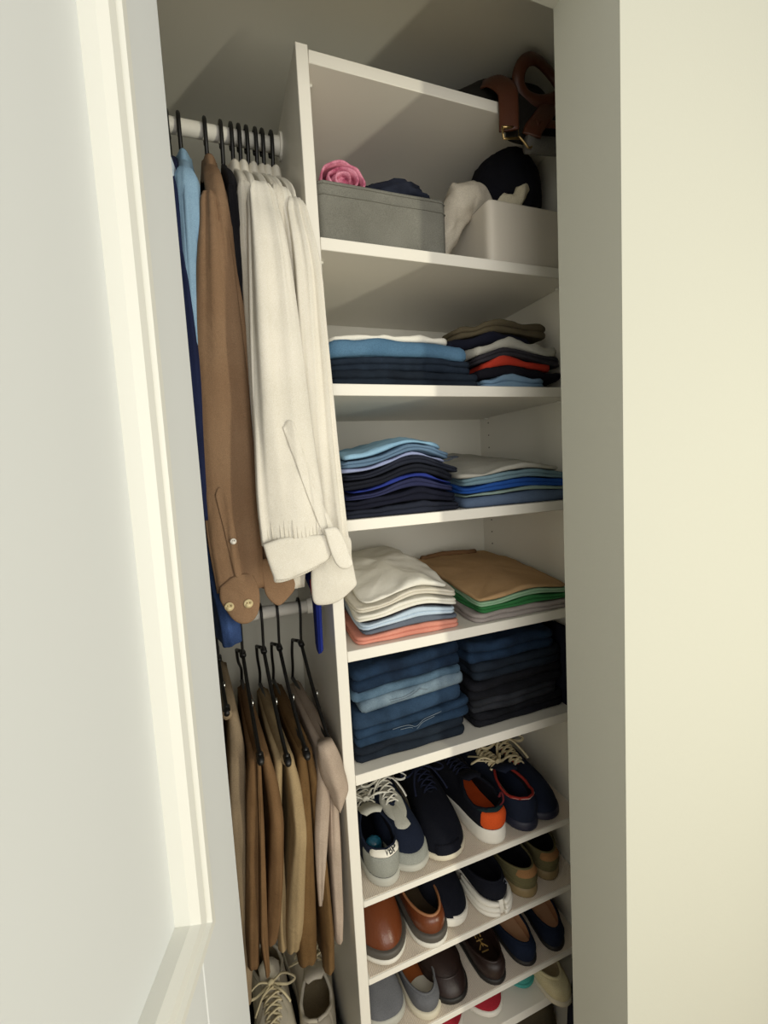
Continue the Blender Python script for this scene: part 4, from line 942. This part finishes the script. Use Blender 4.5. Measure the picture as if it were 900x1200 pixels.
r = shoe_root('loafer', 'dark brown leather loafer with plain pointed toe', 'loafer', GCC); s = Shoe(L=.290, W=.092, side=-1, heel=.018, toe=.012, tend=.20, tpow=.42, so=(.035, .52), ow=.027, zt=((0, .070), (.4, .056), (1, .072)), toeh=.92); s.sole(DSOLE, r); s.upper(DKBROWN, r, DKBROWN, DKBROWN, DKBROWN)
s.patch(PI - 1.1, PI + 1.1, .30, .34, DKBROWN, r, 'moccasin_seam', .003, nv=2); s.patch(PI - 1.5, PI + 1.5, .72, .88, DKBROWN, r, 'saddle_strap', .0022, nv=4); place(r, .212, .003, ZC_, 'toe', .290, -.03)
r = shoe_root('loafer', 'dark brown leather loafer with gold crest printed on the insole', 'loafer', GCC); s = Shoe(L=.290, W=.090, side=1, heel=.012, toe=.010, so=(.03, .60), ow=.033, ins=.008, zt=((0, .044), (.4, .040), (1, .062))); s.sole(DSOLE, r); s.upper(DKBROWN, r, DKBROWN, DKBROWN, DKBROWN)
m = MB(); zz = s.heel + .0100; GOLD = plain('gold_print', 'a8864a', .4)
for x0, y0, x1, y1 in ((.052, -.008, .052, .008), (.058, -.010, .070, .000), (.070, .000, .058, .010), (.076, -.008, .076, .008), (.082, -.006, .090, -.006), (.082, .006, .090, .006), (.062, -.001, .086, .001)): m.tube([(x0, y0, zz), (x1, y1, zz)], .0014, 5)
m.build('gold_crest', GOLD, r); place(r, .294, .003, ZC_, 'heel', .290, -.05)
for xx, lab, sd in ((.376, 'navy suede loafer with tan insole, next to the crested brown loafer', 1), (.456, 'navy suede loafer with tan insole, touching the tower wall', -1)):
    r = shoe_root('loafer', lab, 'loafer', GCC); s = Shoe(L=.285, W=.086, side=sd, heel=.010, toe=.008, so=(.035, .64), ow=.030, ins=.012, zt=((0, .044), (.4, .038), (1, .060))); s.sole(DSOLE, r); s.upper(NVL, r, TANIN, TANIN, NVL); 
    MB().loft([[Vector((min(x, .085), y, s.heel + .0142)) for x, y, t in [s.outline(p, .011) for p in s.phis()]]], True, False, True).build('heel_pad', leather('pale_insole', 'c69a78', .6, .08), r); place(r, xx, .006, ZC_, 'heel', .285, -.05)
# ---------- bottom shelf
GD = 'shoes on the bottom shelf'
for xx, yy, lab, sd in ((.215, .014, 'red canvas slip-on with white sole edge, under the dark brown loafers', 1), (.305, .010, 'red canvas slip-on with white sole edge, beside the teal shoe', -1)):
    r = shoe_root('canvas_slip_on', lab, 'slip-on', GD); s = Shoe(L=.275, W=.090, side=sd, heel=.014, toe=.012, so=(.035, .50), ow=.028, zt=((0, .058), (.4, .050), (1, .056)), toeh=.85); s.sole(WSOLE, r); s.upper(REDC, r, DKIN, BEIGEIN, REDC); place(r, xx, yy, ZD, 'toe', .275, -.04)
r = shoe_root('ballet_flat', 'teal flat shoe mostly hidden behind the cream one', 'flat shoe', GD); s = Shoe(L=.255, W=.080, side=1, heel=.010, toe=.008, so=(.05, .66), ow=.027, zt=((0, .048), (.4, .036), (1, .040)), toeh=.8); s.sole(TEALP, r); s.upper(TEALP, r, TEALP, BEIGEIN, TEALP); place(r, .398, .026, ZD, 'toe', .255, -.02)
r = shoe_root('ballet_flat', 'cream flat shoe with beige insole sticking out over the shelf edge', 'flat shoe', GD); s = Shoe(L=.250, W=.084, side=1, heel=.012, toe=.010, so=(.10, .66), ow=.029, ins=.014, zt=((0, .040), (.4, .040), (1, .046)), toeh=.85); s.sole(CSOLE, r); s.upper(CREAMU, r, BEIGEIN, BEIGEIN, CREAMU, rimr=.0035); place(r, .438, -.030, ZD, 'heel', .250, -.03)

# ---------- pair of cream sneakers under the trousers, on a dark box
bx = thing('storage_box', 'dark low storage box on the closet floor under the trousers', 'box', (-.17, .175, 0))
DBOX = cloth('dark_box_cloth', '17161a', '1d1c20', weave=600, bump=.4, var=.08)
sharp(MB().box(-.16, .155, -.165, .172, .0005, .190, .003).build('box_body', DBOX, bx)); sharp(MB().box(-.162, .157, -.167, .174, .190, .230, .003).build('box_lid', DBOX, bx))
GE = 'cream sneakers under the trousers'
CRL = leather('cream_leather', 'cfc6b4', .45, .06); CRL2 = leather('cream_suede', 'b5ac9a', .8, .08)
def cream_sn(r, s):
    s.sole(CSOLE, r); s.upper(CRL, r, BEIGEIN, BEIGEIN, CRL, rimr=.0038); s.patch(PI - 1.2, PI - .16, .66, 1.0, CRL, r, 'eyestay', .0018); s.patch(PI + .16, PI + 1.2, .66, 1.0, CRL, r, 'eyestay', .0018)
    s.tongue(CRL, r, t1=.20, rise=.032); s.eyelets(plain('dark_eyelet', '5c5244', .6), r, 6, .60, .38); s.laces(CLACE, r, 6, .60, .38, .0026, seed=4, end=.06, loop=.05)
r = shoe_root('sneaker', 'cream leather sneaker with tied cream laces, toe forward, under the trousers', 'sneaker', GE); s = Shoe(L=.290, W=.108, side=1, heel=.030, toe=.026, so=(.035, .63), ow=.032, key=True, zt=((0, .086), (.18, .074), (.34, .080), (.6, .092), (1, .082)), toeh=1.05); cream_sn(r, s); place(r, -.136, .030, .2308, 'toe', .290, -.03)
r = shoe_root('sneaker', 'cream leather sneaker showing its heel with grey leaf patch, under the trousers', 'sneaker', GE); s = Shoe(L=.290, W=.108, side=-1, heel=.030, toe=.026, so=(.035, .63), ow=.032, key=True, zt=((0, .086), (.18, .074), (.34, .080), (.6, .092), (1, .082))); cream_sn(r, s); s.patch(5.2, 5.75, .25, .85, CRL2, r, 'side_patch', .0015); s.patch(-.5, .5, .3, .9, CRL2, r, 'heel_patch', .0015); place(r, -.060, .100, .2308, 'heel', .280, -.03)
# ------------------------------------------------------------------ top compartment and bags
zb = SH['bin'] + .0006
GREYF = cloth('grey_felt', '6f6e66', '7b7a72', weave=700, bump=.5, var=.06, wrinkle=.15)
def fabric_bin(name, label, x0, x1, y0, y1, h, mat, soft=.004, seed=0, binding=True):
    root = thing(name, label, 'storage bin', ((x0 + x1) / 2, (y0 + y1) / 2, zb)); w, d = x1 - x0, y1 - y0; n = 96; rings = []
    def ring(z, ins, rr): 
        out = []
        for j in range(n):
            px, py = rrect(j / n, w - 2 * ins, d - 2 * ins, rr); f = math.sin(PI * min(1, z / h)); nx = soft * nz(px * 12 + seed, py * 12, z * 14) * (.4 + f)
            l = math.hypot(px, py) or 1; out.append(Vector((px + px / l * nx, py + py / l * nx, z)))
        return out
    zsx = [0, .004] + [h * k / 10 for k in range(1, 10)] + [h - .002, h]
    m = MB(); m.loft([ring(z, .003 if z == 0 else 0, .010) for z in zsx] + [ring(h, .003, .008)] + [ring(h - .01, .004, .008), ring(.006, .006, .008)], True, True, True); m.build('bin_body', mat, root)
    if binding:
        for zz in (h - .004, h - .020):
            P = [Vector(p) * 1.0 for p in ring(zz, -.0006, .010)]; MB().tube(P + [P[0]], .0012, 6, caps=False).build('binding_seam', mat, root)
    return root
fabric_bin('fabric_bin', 'grey felt storage bin on the shelf, pink cloth roll on it', .024, .252, .016, .30, .094, GREYF, .003, 3)
WBOX = paint('white_plastic', 'd0c9bc', .4, .02, 6, .03, 300, .4)
fabric_bin('white_box', 'white storage box overfilled with dark clothing, next to the felt bin', .340, .513, .016, .27, .112, WBOX, .0012, 5, False)
# pink roll: cloth rolled up on itself, spiral end towards the room
def pink():
    PK = cloth('pink_patterned', 'b24a6c', 'e8a0b4', weave=500, bump=.3, var=.25, wrinkle=.3, fade=60); root = thing('rolled_cloth', 'pink patterned cloth rolled up on the grey felt bin', 'cloth', (.082, .05, zb + .0945))
    prof = []
    for k in range(150):
        a = k / 149 * 2 * PI * 2.76; r_ = lerp(.006, .0345, k / 149) * (1 + .06 * nz(a * .8, 2, 1)); prof.append((math.cos(a) * r_ * 1.24, math.sin(a) * r_ * .84 + .029))
    rings = []; N = len(prof)
    for i in range(16):
        t = i / 15; y = lerp(0, .21, t)
        ring = []
        for j, (px, pz) in enumerate(prof): e = .010 * nz(j * .09, 1.3, 2) * (1 - t) + .006 * nz(px * 60, pz * 60, t * 4); ring.append(Vector((px + .003 * nz(pz * 40, t * 5, 1) + t * .01, y + e * (1 - t), max(.0005, pz + .003 * nz(px * 40, t * 6, 7)))))
        rings.append(ring)
    m = MB(); m.loft(rings, False); o = m.build('rolled_layers', PK, root); md = o.modifiers.new('thickness', 'SOLIDIFY'); md.thickness = .0034
    # tucked-in core
    m = MB(); rr = []
    for i in range(9):
        a = PI * i / 8; rr.append([Vector((math.sin(a) * math.cos(t) * .024, .030 - .022 * math.cos(a) + .006 * nz(math.cos(t) * 3, math.sin(t) * 3, a), .034 + math.sin(a) * math.sin(t) * .018 * (1 + .2 * nz(t, a * 2, 1)))) for t in [2 * PI * j / 20 for j in range(20)]])
    m.loft(rr, True, True, True); m.build('tucked_core', PK, root)
pink()
def lump(name, label, cat, mat, c, r3, seed, amp=.25, freq=2.2, n=40, flatbottom=True, group=None, rz=0.0):
    m = MB(); rings = []; cs, sn = math.cos(rz), math.sin(rz)
    for i in range(25):
        a = PI * i / 24; ring = []
        for j in range(n):
            t = 2 * PI * j / n; d = Vector((math.sin(a) * math.cos(t), math.sin(a) * math.sin(t), -math.cos(a)))
            k = 1 + amp * (nz(d.x * freq + seed, d.y * freq, d.z * freq) + .55 * abs(nz(d.x * freq * 2.3, d.y * freq * 2.3 + seed, d.z * freq * 2.3)) + .25 * nz(d.x * 9, d.y * 9, d.z * 9 + seed))
            p = Vector((d.x * r3[0] * k, d.y * r3[1] * k, d.z * r3[2] * k)); p = Vector((p.x * cs - p.y * sn, p.x * sn + p.y * cs, p.z))
            if flatbottom and p.z < -r3[2] * .35: p.z = -r3[2] * .35
            ring.append(p + Vector(c))
        rings.append(ring)
    m.loft(rings, True, True, True); o = m.build(name, mat, None); return tag(o, label, cat, group)
lump('folded_garment', 'navy garment lying flat in the grey felt bin behind the pink roll', 'garment', TEE['navy'], (.185, .11, zb + .112), (.072, .085, .030), 4.4, .22)
def soft_roll(name, label, mat, pts, rad, seed, amp=.22):
    P = catmull(pts, 8); m = MB(); m.tube(P, rad, 28, taper=lambda t: (math.sin(PI * (.06 + .88 * t))) ** .45)
    m.v = [tuple(Vector(v) * 1.0 + Vector((nz(v[0] * 34 + seed, v[1] * 34, v[2] * 34), nz(v[0] * 34, v[1] * 34 + seed, v[2] * 34), nz(v[0] * 34, v[1] * 34, v[2] * 34 + seed))) * rad * amp * 1.6 + Vector((0, 0, abs(nz(v[0] * 70, v[1] * 70, v[2] * 70 + seed)) * rad * amp))) for v in m.v]
    return tag(m.build(name, mat, None), label, 'cloth')
soft_roll('rolled_cloth', 'white crumpled cloth spilling from the white box towards the felt bin', cloth('white_linen', 'b3ab9c', 'c2baab', weave=900, bump=.2, var=.06, wrinkle=.3), [(.282, .10, zb + .030), (.292, .085, zb + .085), (.318, .075, zb + .130), (.352, .075, zb + .142), (.385, .08, zb + .128)], .030, 3.0)
soft_roll('tissue_cloth', 'pale tissue peeking over the rim of the white box', cloth('pale_tissue', 'beb69f', 'cac2ac', weave=900, bump=.2, var=.06, wrinkle=.3), [(.375, .045, zb + .112), (.398, .042, zb + .128), (.418, .040, zb + .130), (.430, .038, zb + .150), (.436, .040, zb + .162)], .014, 6.0, .5)
lump('dark_clothing', 'black and navy clothing heaped high in the white box', 'clothing', cloth('dark_navy_fleece', '0f1016', '15161f', weave=700, bump=.4, var=.1, wrinkle=.4), (.446, .125, zb + .155), (.067, .092, .128), 10.2, .10, 2.0, flatbottom=False)
# bag lying on the tower, its leather straps hanging over the front edge
BAG = cloth('bag_canvas', '25231f', '2c2a26', weave=600, bump=.5, var=.1, wrinkle=.3); BRL = leather('bag_leather', '4c2614', .45, .22)
def bag():
    root = thing('travel_bag', 'dark canvas bag with brown leather handles lying on top of the tower', 'bag', (.40, .16, SH['top'] + .0005))
    m = MB(); rings = []
    for z, ins, k in ((0, .010, 1), (.004, .002, 1), (.03, 0, 1), (.062, .003, .98), (.080, .012, .94), (.092, .03, .9), (.095, .05, .85)):
        ring = []
        for j in range(72):
            px, py = rrect(j / 72, .29 - ins * 2, .27 - ins * 2, .035); f = 1 - .86 * sstep(.04, -.145, px)
            ring.append(Vector((px - .028 + .004 * nz(px * 20, py * 20, z * 30), py + .004 * nz(py * 20, px * 20, z * 30), z * f + .003 * nz(px * 25, py * 25, 2) * (z > .02))))
        rings.append(ring)
    m.loft(rings, True, True, True); m.build('bag_body', BAG, root)
    def strap(pts, w, th, name, mat, up=(0, -1, 0)):
        P = catmull(pts, 8); m = MB(); m.tube(P, w / 2, 12, flat=th / w, up=up); return m.build(name, mat, root)
    # handle loop standing at the front
    P = []
    for k in range(13):
        a = math.radians(lerp(-35, 325, k / 12)); P.append((.042 + .046 * math.cos(a), -.166 + .006 * math.sin(a * 2), .046 + .034 * math.sin(a)))
    MB().tube(catmull(P, 4), .0115, 12, flat=.6, up=(0, -1, 0)).build('handle', BRL, root)
    strap([(-.055, -.125, .050), (-.045, -.150, .040), (-.035, -.172, .012), (-.034, -.1755, -.016), (-.035, -.176, -.058)], .034, .005, 'strap', BRL)
    strap([(.060, -.130, .030), (.058, -.165, .012), (.045, -.176, -.012), (.016, -.180, -.046), (.010, -.180, -.060)], .034, .006, 'strap', BRL)
    strap([(.020, -.182, -.040), (.060, -.181, -.032), (.100, -.178, -.030)], .014, .004, 'side_strap', BRL)
    # buckle
    bm = plain('antique_brass', 'b39a6a', .3, 1.0); m = MB(); q = [(-.052, -.180, -.058), (-.018, -.180, -.052), (-.018, -.180, -.070), (-.050, -.180, -.076), (-.052, -.180, -.058)]
    m.tube(q, .0022, 8); m.build('buckle', bm, root); MB().tube(catmull([(-.018, -.180, -.066), (-.008, -.181, -.074), (.002, -.181, -.082), (.010, -.180, -.078)], 5), .0018, 8).build('clip', bm, root)
    m = MB(); rr = []
    for i in range(9):
        t = i / 8; x = lerp(.004, .105, t); rr.append([Vector((x, -.172 + .010 * math.cos(a), -.070 + .012 * t + .016 * math.sin(a))) for a in [2 * PI * j / 14 for j in range(14)]])
    m.loft(rr, True, True, True); m.build('padded_strap', cloth('grey_padding', '5a5852', '666460', weave=600, bump=.3, var=.08), root)
    m = MB(); rr = []
    for i in range(7):
        t = i / 6; z = lerp(.03, -.052, t); rr.append([Vector((.035 + .062 * math.cos(a), -.155 + .010 * math.sin(a) + .0 * t, z + .003 * nz(a, t * 4, 1))) for a in [2 * PI * j / 20 for j in range(20)]])
    m.loft(rr, True, True, True); m.build('side_flap', BAG, root)
bag()
# things on the floor under the tower
lump('dark_bag', 'black soft bag standing on the floor in front of the tower corner', 'bag', TEE['midnight'], (.485, -.045, .145), (.045, .05, .200), 12.5, .12, 1.8)
lump('blue_cloth', 'crumpled blue cloth on the floor beneath the bottom shelf', 'cloth', DEN['light'], (.36, .06, .045), (.06, .05, .055), 14.2, .3, 2.4)
lump('brown_bag', 'dark brown soft bag lying on the floor under the bottom shelf', 'bag', TEE['olive'], (.43, .15, .055), (.08, .10, .09), 15.8, .2, 2.0)
